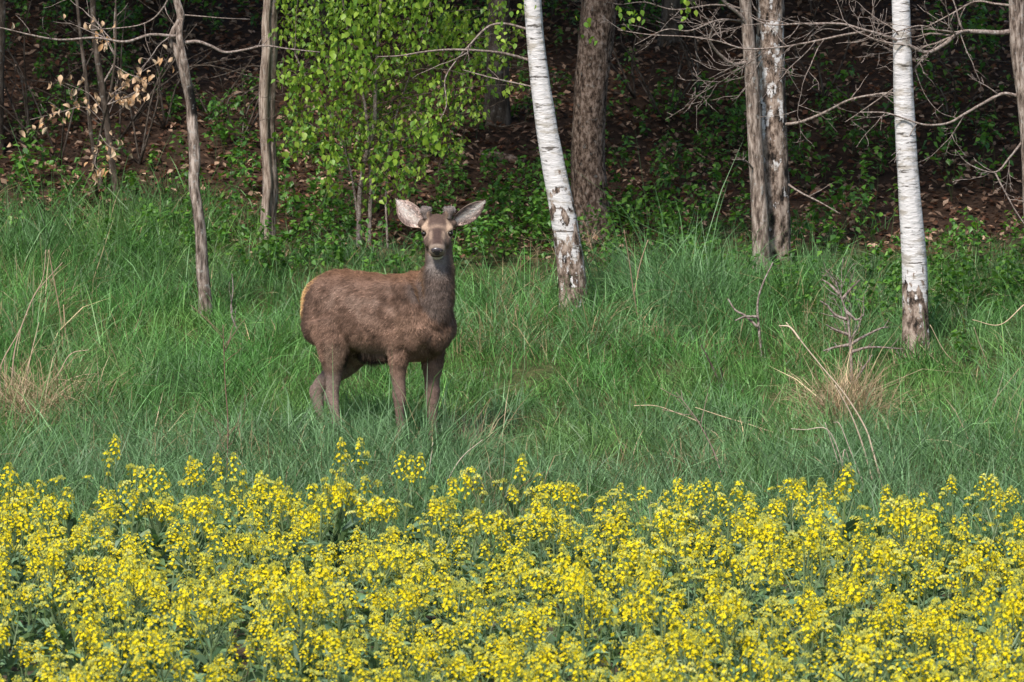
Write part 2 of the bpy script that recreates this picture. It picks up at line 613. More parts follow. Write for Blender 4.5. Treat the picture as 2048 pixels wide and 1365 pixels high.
    S.limb([dq(806, 670, v), dq(801, 700, v), dq(798, 730, v), dq(798, 757, v), dq(800, 784, v), dq(801, 803, v), dq(801, 825, v), dq(803, 855, v), dq(805, 885, v)],
           [0.105, 0.082, 0.070, 0.052, 0.047, 0.046, 0.035, 0.031, 0.038], [0.074, 0.065, 0.062, 0.046, 0.042, 0.042, 0.033, 0.030, 0.036], LF, 20, 40)
    v = 0.105
    S.limb([dq(868, 675, v), dq(867, 705, v), dq(866, 735, v), dq(865, 760, v), dq(865, 780, v), dq(866, 800, v), dq(866, 825, v), dq(867, 855, v), dq(868, 885, v)],
           [0.105, 0.086, 0.079, 0.056, 0.051, 0.049, 0.038, 0.033, 0.038], [0.079, 0.071, 0.072, 0.052, 0.047, 0.047, 0.036, 0.032, 0.036], LF, 20, 40)
    for q_, v_ in (((796, 792), -0.105), ((866, 786), 0.105)):                                        # knees
        S.ball(dq(*q_, v_) + FW * 0.012, [FW * 0.044, LF * 0.047, UP * 0.052])
    # head
    T = np.array([  # t, halfwidth, halfheight, offset
        [-0.15, 0.04, 0.04, -0.01], [-0.135, 0.066, 0.066, -0.01], [-0.10, 0.090, 0.085, -0.006], [-0.05, 0.102, 0.093, -0.008], [-0.005, 0.103, 0.089, -0.016], [0.022, 0.092, 0.084, -0.022],
        [0.05, 0.077, 0.078, -0.028], [0.10, 0.060, 0.068, -0.034], [0.14, 0.055, 0.060, -0.037], [0.175, 0.056, 0.055, -0.037], [0.20, 0.055, 0.050, -0.035],
        [0.218, 0.045, 0.041, -0.031], [0.228, 0.026, 0.022, -0.027]])
    s = smooth_path(T, 44)
    S.loft(np.array([hd(0, a[0], a[3]) for a in s]), s[:, 1:2] * hX[None], s[:, 2:3] * hU[None], 30, 0.92)
    for sd in (-1, 1):
        S.ball(hd(0.076 * sd, 0.002, 0.028), [hX * 0.032, hA * 0.038, hU * 0.020])            # brow
        S.ball(hd(0.062 * sd, 0.035, -0.045), [hX * 0.030, hA * 0.07, hU * 0.05])             # cheek
        S.ball(hd(0.060 * sd, -0.075, 0.075), [hX * 0.026, hA * 0.028, hU * 0.045])           # pedicle root
        S.ball(hd(0.098 * sd, -0.075, 0.020), [hX * 0.035, hA * 0.030, hU * 0.032])           # ear root
    S.ball(hd(0, 0.172, -0.094), [hX * 0.042, hA * 0.032, hU * 0.020])                         # chin
    return S


def smoothstep(a, b, x):
    t = np.clip((x - a) / (b - a), 0, 1)
    return t * t * (3 - 2 * t)


def mixc(a, b, f):
    return a * (1 - f[:, None]) + np.asarray(b)[None] * f[:, None]


def deer_colours(Vl, N):
    """coat colours of the animal from positions in its own frame"""
    u = Vl @ FW
    v = Vl @ LF
    w = Vl[:, 2]
    r = Vl - H_E[None]
    x = np.abs(r @ hX)
    t = r @ hA
    h = r @ hU
    n1 = vnoise(u + 0.7 * v, w, 9, 3)
    n2 = vnoise(u + 0.7 * v, w, 26, 4)
    n3 = vnoise(u - v, w + u * 0.4, 55, 5)
    c = np.tile(np.array([0.140, 0.083, 0.060]), (len(Vl), 1))
    n4 = vnoise((u + 0.7 * v) * 0.6 + w * 0.5, w - 0.5 * u, 16, 6)
    c = c * np.clip(1 + 0.28 * n1 + 0.30 * n2 + 0.22 * n3 + 0.36 * n4, 0.35, 1.9)[:, None]
    # greyer, lighter hair on mid flank, warm brown along the spine and shoulder
    fl = smoothstep(0.80, 0.95, w) * (1 - smoothstep(1.05, 1.16, w)) * smoothstep(-0.5, -0.2, u) * (1 - smoothstep(0.2, 0.42, u))
    c = mixc(c, (0.22, 0.148, 0.115), 0.75 * fl * np.clip(0.35 + 0.9 * n4 + 0.5 * n2, 0, 1))
    sp = smoothstep(1.12, 1.19, w) * (u < 0.45)
    c = mixc(c, (0.165, 0.085, 0.048), 0.7 * sp)
    # darker haunch edge, pale orange rump patch
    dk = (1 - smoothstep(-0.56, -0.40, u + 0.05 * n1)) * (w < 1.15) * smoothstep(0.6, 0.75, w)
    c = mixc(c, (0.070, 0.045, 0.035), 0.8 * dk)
    bk = -(N @ FW)
    rp = smoothstep(0.40, 0.60, bk + 0.1 * n3) * smoothstep(0.86, 0.93, w) * (u < -0.40)
    rp2 = (1 - smoothstep(-0.56, -0.47, u)) * smoothstep(1.04, 1.08, w) * (1 - smoothstep(0.06, 0.11, np.abs(v)))
    c = mixc(c, (0.60, 0.33, 0.14), np.clip(rp + rp2, 0, 1))
    # belly: tan then dark
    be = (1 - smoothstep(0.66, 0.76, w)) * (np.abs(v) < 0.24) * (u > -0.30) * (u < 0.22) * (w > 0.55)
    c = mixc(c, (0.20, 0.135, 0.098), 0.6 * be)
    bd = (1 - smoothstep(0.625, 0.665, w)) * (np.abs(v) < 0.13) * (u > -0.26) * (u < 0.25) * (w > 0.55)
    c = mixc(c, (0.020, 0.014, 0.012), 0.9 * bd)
    # legs greyer and lighter
    lg = 1 - smoothstep(0.40, 0.62, w)
    c = mixc(c, (0.165, 0.112, 0.095), 0.7 * lg)
    hl = (1 - smoothstep(0.46, 0.56, w)) * (u < -0.2)
    c = mixc(c, (0.25, 0.18, 0.155), 0.6 * hl)
    # neck front: grey-brown with a dark ruff below, orange edges
    vx = np.abs(Vl[:, 0] - (880 - DX0) / DS)
    sh_ = smoothstep(0.24, 0.34, u) * smoothstep(0.68, 0.76, w) * (1 - smoothstep(0.92, 1.02, w))
    c = mixc(c, (0.215, 0.130, 0.090), 0.45 * sh_ * np.clip(0.5 + n1, 0, 1))
    nk = smoothstep(0.0, 0.05, w - (0.865 + 0.85 * vx) + 0.02 * n2) * smoothstep(0.36, 0.44, u) * (h < 0.02)
    c = mixc(c, (0.088, 0.068, 0.060), 0.85 * nk)
    th = nk * smoothstep(1.16, 1.27, w) * (1 - smoothstep(0.04, 0.08, x))
    c = mixc(c, (0.215, 0.185, 0.17), 0.75 * th)
    nx = np.clip(np.abs(Vl[:, 0] - (878 - DX0) / DS) - 0.075, 0, 0.03) / 0.03
    c = mixc(c, (0.22, 0.125, 0.068), 0.6 * nk * nx * (N[:, 1] > -0.6))
    # head
    hm = (t > -0.17) & (x < 0.15) & (h > -0.12) & (w > 1.26)
    hc = np.tile(np.array([0.118, 0.079, 0.062]), (len(Vl), 1)) * (1 + 0.15 * n3)[:, None]
    hc = mixc(hc, (0.40, 0.28, 0.20), smoothstep(0.050, 0.068, x) * smoothstep(-0.05, -0.02, t) * (1 - smoothstep(0.045, 0.075, t)) * smoothstep(-0.045, -0.02, h) * 0.9)
    hc = mixc(hc, (0.33, 0.23, 0.17), np.exp(-((x - 0.044) / 0.012) ** 2) * smoothstep(0.05, 0.07, t) * (1 - smoothstep(0.11, 0.15, t)) * 0.9)
    hc = mixc(hc, (0.30, 0.205, 0.15), np.exp(-((t - 0.032) / 0.014) ** 2) * (1 - smoothstep(0.05, 0.075, x)) * (h > 0.0) * 0.6)
    hc = mixc(hc, (0.062, 0.038, 0.032), (1 - smoothstep(0.016 + 0.10 * np.clip(0.10 - t, 0, 0.1), 0.034 + 0.10 * np.clip(0.10 - t, 0, 0.1), x)) * smoothstep(0.035, 0.06, t) * (h > -0.04) * 0.9)
    hc = mixc(hc, (0.082, 0.052, 0.042), (1 - smoothstep(0.052, 0.07, x)) * (1 - smoothstep(-0.01, 0.022, t)) * 0.9)
    hc = mixc(hc, (0.40, 0.28, 0.20), np.exp(-((x - 0.064) / 0.010) ** 2) * (1 - smoothstep(-0.02, 0.0, t)) * (h > 0.04) * 0.4)
    hc = mixc(hc, (0.085, 0.062, 0.052), smoothstep(0.10, 0.14, t) * (h < -0.03) * (x > 0.03) * 0.5)
    hc = mixc(hc, (0.30, 0.23, 0.18), smoothstep(0.190, 0.204, t) * (h > -0.068) * 0.6)
    hc = mixc(hc, (0.24, 0.18, 0.14), smoothstep(0.165, 0.185, t) * (x > 0.036) * (h > -0.07) * 0.7)                                     # pale ring round the nose
    hc = mixc(hc, (0.66, 0.58, 0.48), smoothstep(0.13, 0.155, t) * smoothstep(-0.080, -0.088, h) * (x < 0.046))                               # chin
    hc = mixc(hc, (0.045, 0.032, 0.03), np.exp(-((h + 0.076) / 0.006) ** 2) * smoothstep(0.12, 0.15, t))                    # mouth line
    hc = mixc(hc, (0.02, 0.014, 0.012), (np.hypot((x - 0.088) * 0.8, np.hypot(t - 0.028, h * 1.2)) < 0.026) * 0.9)          # eyelids
    c = np.where(hm[:, None], hc, c)
    # dark scar on far fore leg, dark hooves
    c = np.where((w < 0.075)[:, None], np.array([[0.03, 0.025, 0.022]]), c)
    return np.clip(c, 0.005, 0.9)


def furmat():
    m, nt, out = newmat('deer_coat')
    c = attr_col(nt)
    p = nd(nt, 'ShaderNodeBsdfPrincipled')
    p.inputs['Roughness'].default_value = 0.75
    p.inputs['Specular IOR Level'].default_value = 0.18
    pos = nd(nt, 'ShaderNodeNewGeometry').outputs['Position']
    f = noise(nt, pos, 120, 4, 0.7)
    c2 = mixrgb(nt, 1.0, c, ramp(nt, f, [(0.3, 0.7), (0.7, 1.3)]), 'MULTIPLY')
    nt.links.new(c2, p.inputs['Base Color'])
    b = nd(nt, 'ShaderNodeBump')
    b.inputs['Strength'].default_value = 0.4
    b.inputs['Distance'].default_value = 0.006
    nt.links.new(f, b.inputs['Height'])
    nt.links.new(b.outputs[0], p.inputs['Normal'])
    nt.links.new(p.outputs[0], out.inputs[0])
    return m


def plainmat(name, col, rough, spec=0.5, coat=0.0):
    m, nt, out = newmat(name)
    p = nd(nt, 'ShaderNodeBsdfPrincipled')
    pos = nd(nt, 'ShaderNodeNewGeometry').outputs['Position']
    f = noise(nt, pos, 150, 3, 0.6)
    nt.links.new(mixrgb(nt, 1.0, col, ramp(nt, f, [(0.3, 0.75), (0.7, 1.25)]), 'MULTIPLY'), p.inputs['Base Color'])
    p.inputs['Roughness'].default_value = rough
    p.inputs['Specular IOR Level'].default_value = spec
    p.inputs['Coat Weight'].default_value = coat
    nt.links.new(p.outputs[0], out.inputs[0])
    return m


def build_deer():
    S = build_deer_solid()
    V, T, C, _ = S.b.arrays()
    src = make_mesh('deer_src', V, T, M_STRAW)
    so = bpy.data.objects.new('deer_src', src)
    COL.objects.link(so)
    rm = so.modifiers.new('r', 'REMESH')
    rm.mode = 'VOXEL'
    rm.voxel_size = 0.0075
    dg = bpy.context.evaluated_depsgraph_get()
    me = bpy.data.meshes.new_from_object(so.evaluated_get(dg))
    bpy.data.objects.remove(so)
    n = len(me.vertices)
    co = np.empty(n * 3, np.float32)
    me.vertices.foreach_get('co', co)
    co = co.reshape(-1, 3).astype(float)
    ed = np.empty(len(me.edges) * 2, np.int32)
    me.edges.foreach_get('vertices', ed)
    ed = ed.reshape(-1, 2)
    deg = np.bincount(ed.ravel(), minlength=n)[:, None].astype(float)
    headw = smoothstep(0.16, 0.22, np.linalg.norm(co - hd(0, 0.03, 0)[None], axis=1))
    bodyk = np.where(co[:, 2] < 0.62, 0.45, 1.0)
    for it in range(18):
        acc = np.zeros_like(co)
        for k in range(3):
            acc[:, k] = np.bincount(ed[:, 0], co[ed[:, 1], k], n) + np.bincount(ed[:, 1], co[ed[:, 0], k], n)
        f = 0.5 * (headw * bodyk if it >= 5 else bodyk)
        f = np.asarray(f).reshape(-1, 1) if np.ndim(f) else f
        co = co + f * (acc / np.maximum(deg, 1) - co)
    me.vertices.foreach_set('co', co.astype(np.float32).ravel())
    me.update()
    nr = np.empty(n * 3, np.float32)
    me.vertex_normals.foreach_get('vector', nr)
    nr = nr.reshape(-1, 3).astype(float)
    # tufts in the coat
    _q = co @ FW + co @ LF
    co += nr * (0.006 * vnoise(_q * 0.6 + 0.5 * co[:, 2], co[:, 2] - 0.5 * _q, 26, 8) * np.clip((co[:, 2] - 0.5) / 0.15, 0.2, 1) + 0.002 * vnoise(co @ FW, co[:, 2] + co @ LF, 60, 9))[:, None] * headw[:, None]
    me.vertices.foreach_set('co', co.astype(np.float32).ravel())
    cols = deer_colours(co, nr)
    a = me.color_attributes.new('Col', 'FLOAT_COLOR', 'POINT')
    c4 = np.ones((n, 4), np.float32)
    c4[:, :3] = cols
    a.data.foreach_set('color', c4.ravel())
    me.polygons.foreach_set('use_smooth', np.ones(len(me.polygons), bool))
    me.materials.clear()
    mf = furmat()
    me.materials.append(mf)
    me.update()
    me.name = 'red_deer'
    deer = link('red_deer', me, None, D_ORG)
    tag(deer, 'brown young red deer with small velvet antler stubs standing in grass facing forward', 'deer')
    # hair coat
    me.calc_loop_triangles()
    lt = np.empty(len(me.loop_triangles) * 3, np.int32)
    me.loop_triangles.foreach_get('vertices', lt)
    lt = lt.reshape(-1, 3)
    A, B, C = co[lt[:, 0]], co[lt[:, 1]], co[lt[:, 2]]
    ar = np.linalg.norm(np.cross(B - A, C - A), axis=1)
    cam_dir = np.array([-D_ORG[0], -D_ORG[1], CAM_Z - D_ORG[2]])
    r = np.random.default_rng(11)
    N = 95000
    idx = r.choice(len(lt), N, p=ar / ar.sum())
    w = r.dirichlet((1, 1, 1), N)
    p = A[idx] * w[:, :1] + B[idx] * w[:, 1:2] + C[idx] * w[:, 2:]
    nn = nr[lt[idx, 0]]
    cc = cols[lt[idx, 0]]
    rr = p - H_E[None]
    onhead = (np.linalg.norm(p - hd(0, 0.03, -0.02)[None], axis=1) < 0.2) & (p[:, 2] > 1.27)
    leg = p[:, 2] < 0.6
    u = p @ FW
    flow = -FW[None] * 0.7 + np.array([[0, 0, -0.8]])
    flow = np.where((u > 0.40)[:, None], np.array([[0, 0, -1.0]]), flow)
    flow = np.where(leg[:, None], np.array([[0, 0, -1.0]]), flow)
    flow = np.where(onhead[:, None], (-hA)[None], flow)
    flow = flow + 0.35 * r.normal(size=(N, 3))
    # swirls of the spring moult
    flow += 0.45 * np.stack([vnoise(u, p[:, 2], 6, 21), 0 * u, vnoise(u, p[:, 2], 6, 22)], -1) * (~onhead & ~leg)[:, None]
    flow -= nn * np.sum(flow * nn, 1, keepdims=True)
    flow /= np.linalg.norm(flow, axis=1)[:, None] + 1e-6
    d = flow + nn * (0.28 + 0.15 * r.random(N))[:, None]
    d /= np.linalg.norm(d, axis=1)[:, None]
    L = np.where(onhead, 0.009, np.where(leg, 0.011, 0.024)) * (0.6 + 0.8 * r.random(N))
    ruff = (u > 0.40) & (p[:, 2] > 0.9) & ~onhead
    L = np.where(ruff, 0.030 * (0.6 + 0.8 * r.random(N)), L)
    belly = (p[:, 2] < 0.66) & (p[:, 2] > 0.56) & (np.abs(p @ LF) < 0.12) & (u > -0.16) & (u < 0.12)
    d = np.where(belly[:, None], np.array([[0.1, 0, -1.0]]), d)
    L = np.where(belly, 0.045 * (0.5 + r.random(N)), L)
    eye = (np.hypot(np.abs(rr @ hX) - 0.088, np.hypot(rr @ hA - 0.03, rr @ hU)) < 0.027)
    nose = onhead & (rr @ hA > 0.195) & (rr @ hU > -0.07)
    keep = ~(eye | nose | (p[:, 2] < 0.05))
    p, d, L, cc, nn = p[keep], d[keep], L[keep], cc[keep], nn[keep]
    side = np.cross(d, nn)
    side /= np.linalg.norm(side, axis=1)[:, None] + 1e-6
    hw = np.where(L < 0.016, 0.0011, 0.0017)[:, None]
    k = len(p)
    VV = np.stack([p - side * hw - nn * 0.002, p + side * hw - nn * 0.002, p + d * L[:, None]], 1).reshape(-1, 3)
    TT = np.arange(k * 3).reshape(-1, 3)
    var = np.exp(r.normal(0, 0.40, k))[:, None]
    c0 = cc * var * 0.85
    tipc = cc * var * 1.3 + np.array([[0.012, 0.004, -0.002]])
    CC = np.clip(np.stack([c0, c0, tipc], 1).reshape(-1, 3), 0.004, 0.8)
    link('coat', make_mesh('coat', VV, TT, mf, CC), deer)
    # dark hair tuft under the belly
    kk = 1400
    c0_ = dq(755, 722, 0.0)
    pp = c0_[None] + FW[None] * r.normal(0, 0.055, (kk, 1)) + LF[None] * r.normal(0, 0.02, (kk, 1)) + UP[None] * (0.015 + 0.012 * r.random((kk, 1)))
    dd = np.array([[0.15, 0, -1.0]]) + 0.22 * r.normal(size=(kk, 3))
    dd /= np.linalg.norm(dd, axis=1)[:, None]
    sv = np.cross(dd, np.array([[0, 1.0, 0]]))
    V3 = np.stack([pp - sv * 0.002, pp + sv * 0.002, pp + dd * (0.03 + 0.035 * r.random(kk))[:, None]], 1).reshape(-1, 3)
    cb = np.tile([0.018, 0.012, 0.010], (kk, 1)) * np.exp(r.normal(0, 0.4, kk))[:, None]
    link('belly_tuft', make_mesh('belly_tuft', V3 - c0_, np.arange(kk * 3).reshape(-1, 3), mf, np.repeat(cb, 3, 0)), deer, c0_)
    # eyes
    me_ = plainmat('deer_eye', (0.010, 0.007, 0.005), 0.22, 0.35, 0.0)
    S2 = Solid()
    S2.ball((0, 0, 0), [np.array([0.019, 0, 0]), np.array([0, 0.021, 0]), np.array([0, 0, 0.0175])], 18)
    eye_mesh = S2.b.mesh('eye', me_, True)
    for sd in (-1, 1):
        link('eye', eye_mesh, deer, hd(0.0860 * sd, 0.030, -0.001))
    # nose leather
    S3 = Solid()
    S3.ball((0, 0, 0), [hX * 0.041, hU * 0.022, hA * 0.020], 24)
    S3.ball(-hU * 0.020, [hX * 0.024, hU * 0.024, hA * 0.015], 20)
    nosem = S3.b.mesh('nose', plainmat('nose_leather', (0.045, 0.036, 0.040), 0.28, 0.5, 0.15), True)
    no = link('nose', nosem, deer, hd(0, 0.214, -0.022))
    S4 = Solid()
    S4.ball((0, 0, 0), [hX * 0.009, hU * 0.006, hA * 0.008], 12)
    nost = S4.b.mesh('nostril', plainmat('nostril', (0.008, 0.006, 0.006), 0.6), True)
    for sd in (-1, 1):
        link('nostril', nost, no, hX * 0.025 * sd - hU * 0.004 + hA * 0.017)
    # velvet antler stubs
    velvet = plainmat('velvet', (0.20, 0.16, 0.145), 0.9, 0.1)
    for sd in (-1, 1):
        b0 = hd(0.066 * sd, -0.070, 0.060)
        S5 = Solid()
        S5.limb([0 * hX, hX * 0.006 * sd + UP * 0.03, hX * 0.012 * sd + UP * 0.052, hX * 0.016 * sd + UP * 0.068, hX * 0.016 * sd + UP * 0.074],
                [0.026, 0.026, 0.030, 0.026, 0.008], [0.028, 0.029, 0.035, 0.030, 0.008], hX, 16, 18)
        Vs, Ts, _, _ = S5.b.arrays()
        st = link('antler_stub', make_mesh('antler_stub', Vs, Ts, velvet, smooth=True), deer, b0)
        kk = 900
        pi = r.integers(0, len(Vs), kk)
        pp = Vs[pi] + r.normal(0, 0.003, (kk, 3))
        dd = pp - np.array([0.012 * sd, 0, 0.045])
        dd /= np.linalg.norm(dd, axis=1)[:, None] + 1e-6
        sd_ = rvec(kk, r)
        V3 = np.stack([pp - sd_ * 0.0012, pp + sd_ * 0.0012, pp + dd * 0.011], 1).reshape(-1, 3)
        top = smoothstep(0.03, 0.055, pp[:, 2])
        cb = mixc(np.tile([0.06, 0.042, 0.036], (kk, 1)), (0.30, 0.26, 0.245), top) * np.exp(r.normal(0, 0.3, kk))[:, None]
        link('velvet_fuzz', make_mesh('velvet_fuzz', V3, np.arange(kk * 3).reshape(-1, 3), mf, np.repeat(cb, 3, 0)), st)
    # ears
    for sd, base, tip, wid, lean in ((-1, (851, 457), (796, 407), 0.076, -0.25), (1, (906, 454), (970, 409), 0.062, 0.35)):
        b0 = np.array([(base[0] - DX0) / DS, H_E[1] + 0.055, H_E[2] + (468 - base[1]) / DS])
        t0 = np.array([(tip[0] - DX0) / DS, H_E[1] + 0.085, H_E[2] + (468 - tip[1]) / DS])
        ax = t0 - b0
        Ln = np.linalg.norm(ax)
        ax /= Ln
        sidev = np.cross(ax, np.array([0, 1.0, 0]))          # roughly in the picture plane
        sidev /= np.linalg.norm(sidev)
        if sidev[2] > 0:
            sidev = -sidev                                    # pointing to the lower edge
        back = np.array([0, 1.0, 0])
        sd2 = sidev * math.cos(lean) + back * math.sin(lean) * 1.0
        bk2 = back * math.cos(lean) - sidev * math.sin(lean)
        ns, ntt = 26, 17
        s_ = np.linspace(0, 1, ns)
        prof = np.interp(s_, [0, 0.08, 0.2, 0.35, 0.5, 0.65, 0.8, 0.92, 0.98, 1.0], [0.36, 0.46, 0.74, 0.95, 1.0, 0.92, 0.68, 0.34, 0.13, 0.04])
        t_ = np.linspace(-1, 1, ntt)
        ss, tt = np.meshgrid(s_, t_, indexing='ij')
        pr = np.interp(ss, s_, prof)
        off = 0.012 * np.sin(ss * math.pi)
        cup = (1 - tt ** 2) * pr * wid * np.interp(ss, [0, 0.3, 0.8, 1], [0.7, 0.42, 0.2, 0.08])
        pos = (b0[None, None] + ax * (ss * Ln)[..., None] + sd2 * (tt * pr * wid + off)[..., None] + bk2 * cup[..., None])
        inner = pos.reshape(-1, 3)
        outer = (pos + bk2 * (0.005 + 0.004 * (1 - tt ** 2))[..., None]).reshape(-1, 3)
        i, j = np.meshgrid(np.arange(ns - 1), np.arange(ntt - 1), indexing='ij')
        q = np.stack([i * ntt + j, i * ntt + j + 1, (i + 1) * ntt + j + 1, (i + 1) * ntt + j], -1).reshape(-1, 4)
        n0 = ns * ntt
        rim = np.concatenate([np.arange(ns) * ntt, (ns - 1) * ntt + np.arange(ntt), (np.arange(ns) * ntt + ntt - 1)[::-1], np.arange(ntt)[::-1]])
        rq = np.stack([rim[:-1], rim[1:], rim[1:] + n0, rim[:-1] + n0], -1)
        rq = rq[rim[:-1] != rim[1:]]
        T2 = np.concatenate([q, q[:, ::-1] + n0, rq])
        ft, fs = tt.ravel(), ss.ravel()
        nz = vnoise(fs * 20 + sd * 9, ft * 6, 1.0, 31)
        ci = np.tile(np.array([0.66, 0.48, 0.41]), (n0, 1))
        ci = mixc(ci, (0.80, 0.72, 0.68), np.clip(0.5 + nz, 0, 1) * (np.abs(ft) < 0.6))
        if sd > 0:
            ci = mixc(ci, (0.07, 0.048, 0.042), smoothstep(-0.05, -0.35, ft + 0.15 * nz) * (1 - smoothstep(0.55, 0.75, fs)))
        dark = smoothstep(0.55, 0.85, (ft if sd < 0 else np.abs(ft)) + 0.25 * nz) * smoothstep(0.15, 0.35, fs)
        ci = mixc(ci, (0.085, 0.055, 0.05), 0.85 * dark)
        ci = mixc(ci, (0.50, 0.36, 0.28), (1 - smoothstep(0.05, 0.2, fs)))
        rimf = smoothstep(0.93, 1.0, np.abs(ft))
        ci = mixc(ci, (0.26, 0.19, 0.15), rimf)
        co_ = np.tile(np.array([0.13, 0.09, 0.072]), (n0, 1)) * (1 + 0.2 * nz)[:, None]
        base_o = b0
        ear = link('ear', make_mesh('ear', np.vstack([inner, outer]) - base_o, T2, mf, np.vstack([ci, co_]), smooth=True), deer, base_o)
        # hair inside the ear
        kk = 1300
        si = r.beta(2, 2.2, kk)
        ti = np.clip(r.normal(0.05, 0.42, kk), -0.95, 0.95)
        pi = np.interp(si, s_, prof)
        cp_ = (1 - ti ** 2) * pi * wid * np.interp(si, [0, 0.3, 0.8, 1], [0.7, 0.42, 0.2, 0.08])
        pp = b0[None] + ax[None] * (si * Ln)[:, None] + sd2[None] * (ti * pi * wid + 0.012 * np.sin(si * math.pi))[:, None] + bk2[None] * cp_[:, None]
        dd = ax[None] * 0.9 - bk2[None] * 0.16 - sd2[None] * (0.45 * ti)[:, None] + 0.18 * r.normal(size=(kk, 3))
        dd /= np.linalg.norm(dd, axis=1)[:, None]
        sv = np.cross(dd, back)
        sv /= np.linalg.norm(sv, axis=1)[:, None] + 1e-6
        V3 = np.stack([pp - sv * 0.0014, pp + sv * 0.0014, pp + dd * (0.014 + 0.022 * r.random(kk))[:, None]], 1).reshape(-1, 3)
        li = np.exp(-(ti / 0.5) ** 2)
        cb = mixc(np.tile([0.12, 0.08, 0.07], (kk, 1)), (0.85, 0.72, 0.65), li) * np.exp(r.normal(0, 0.2, kk))[:, None]
        link('ear_hair', make_mesh('ear_hair', V3 - base_o, np.arange(kk * 3).reshape(-1, 3), mf, np.repeat(np.clip(cb, 0, 0.8), 3, 0)), ear)
    return deer


build_deer()


# ------------------------------------------------------------------ trees
def trunk_disp(amp, k=9, seed=0):
    r = np.random.default_rng(seed)
    ph = r.random(8) * 6.28

    def f(s, a):
        return 1 + amp * (0.5 * np.sin(k * a + 3 * np.sin(2.3 * s + ph[0]) + ph[1]) + 0.35 * np.sin((k * 2 - 1) * a + 5 * np.sin(3.1 * s + ph[2])) +
                          0.6 * np.sin(2 * a + 1.9 * s + ph[3]) * 0.6 + 0.5 * np.sin(3 * a - 3.3 * s + ph[4]) * 0.5 + 0.4 * np.sin(17 * s + 2 * np.sin(3 * a)) * 0.4)
    return f


def trunk_path(pix, D, dtop=0.0):
    """pix: (px, py, width px) rows from base to top, at depth D"""
    out = []
    n = len(pix)
    for k, (px, py, w) in enumerate(pix):
        d = D + dtop * k / (n - 1)
        p = P(px, py, d)
        out.append([*p, w * d / FPX / 2])
    out[0][2] = H(out[0][0], out[0][1]) - 0.06
    return np.array(out)


def leaf_cloud(mb, centers, radii, n, size, cols, r, squash=1.0, mat=0):
    """many leaf-sized folded quads scattered round clump centres"""
    k = len(centers)
    ci = r.integers(0, k, n)
    d = rvec(n, r) * (r.random(n) ** 0.5)[:, None]
    p = np.asarray(centers)[ci] + d * np.asarray(radii)[ci][:, None] * np.array([1, 1, squash])
    leaf_quads(mb, p, size * (0.7 + 0.6 * r.random(n)), cols, r, mat)


def leaf_quads(mb, p, size, cols, r, mat=0, droop=0.3, colvar=0.18, tone=None):
    n = len(p)
    size = np.broadcast_to(size, (n,))
    ax = rvec(n, r)
    ax[:, 2] -= droop
    ax /= np.linalg.norm(ax, axis=1)[:, None]
    s = np.cross(ax, rvec(n, r))
    s /= np.linalg.norm(s, axis=1)[:, None] + 1e-6
    nn = np.cross(ax, s)
    L = size[:, None]
    W = L * 0.36
    a = p
    b = p + ax * L * 0.42 + s * W + nn * L * 0.10
    c = p + ax * L + nn * L * -0.05
    d = p + ax * L * 0.42 - s * W + nn * L * 0.10
    V = np.stack([a, b, c, d], 1).reshape(-1, 3)
    o = np.arange(n)[:, None] * 4
    T = np.concatenate([o + np.array([[0, 1, 2]]), o + np.array([[0, 2, 3]])])
    cols = np.asarray(cols)
    cc = cols[r.integers(0, len(cols), n)] * np.exp(r.normal(0, colvar, n))[:, None]
    mb.add(V, T, np.repeat(cc, 4, 0), mat)


def grow(path, r0, r1, r, level, maxlev, out, dens=5.0, ang=(0.5, 1.1), up=0.1, lenf=0.5):
    """side shoots along a branch; fills out with (pts, radii)"""
    k = len(path)
    seg = np.linalg.norm(np.diff(path, axis=0), axis=1)
    total = seg.sum()
    out.append((path, np.linspace(r0, r1, k)))
    if level >= maxlev:
        return
    n = max(1, int(total * dens * (0.7 + 0.6 * r.random())))
    for _ in range(n):
        f = 0.15 + 0.83 * r.random()
        i = min(int(f * (k - 1)), k - 2)
        p = path[i] + (path[i + 1] - path[i]) * r.random()
        tg = path[i + 1] - path[i]
        tg /= np.linalg.norm(tg) + 1e-9
        sd = np.cross(tg, rvec(1, r)[0])
        sd /= np.linalg.norm(sd) + 1e-9
        a = r.uniform(*ang)
        d = tg * math.cos(a) + sd * math.sin(a) + np.array([0, 0, up])
        d /= np.linalg.norm(d)
        L = total * lenf * (0.35 + 0.75 * r.random()) * (1.1 - 0.6 * f)
        m = max(4, int(L / 0.08) + 2)
        pts = [p]
        for q in range(m):
            d = d + r.normal(0, 0.16, 3) + np.array([0, 0, 0.03])
            d /= np.linalg.norm(d)
            pts.append(pts[-1] + d * L / m)
        rr = (r0 + (r1 - r0) * f) * 0.55
        grow(np.array(pts), max(rr, 0.0022), 0.0014, r, level + 1, maxlev, out, dens * 1.25, ang, up, lenf)


def branch_mesh(name, segs, mat, origin, parent):
    mb = MB()
    for pts, rad in segs:
        V, T = tube(pts, rad, 7 if rad[0] > 0.012 else 4, True)
        mb.add(V, T)
    return link(name, mb.mesh(name, mat, True, origin), parent)


GREEN_CROWN = [(0.10, 0.19, 0.03), (0.08, 0.16, 0.025), (0.13, 0.23, 0.04)]


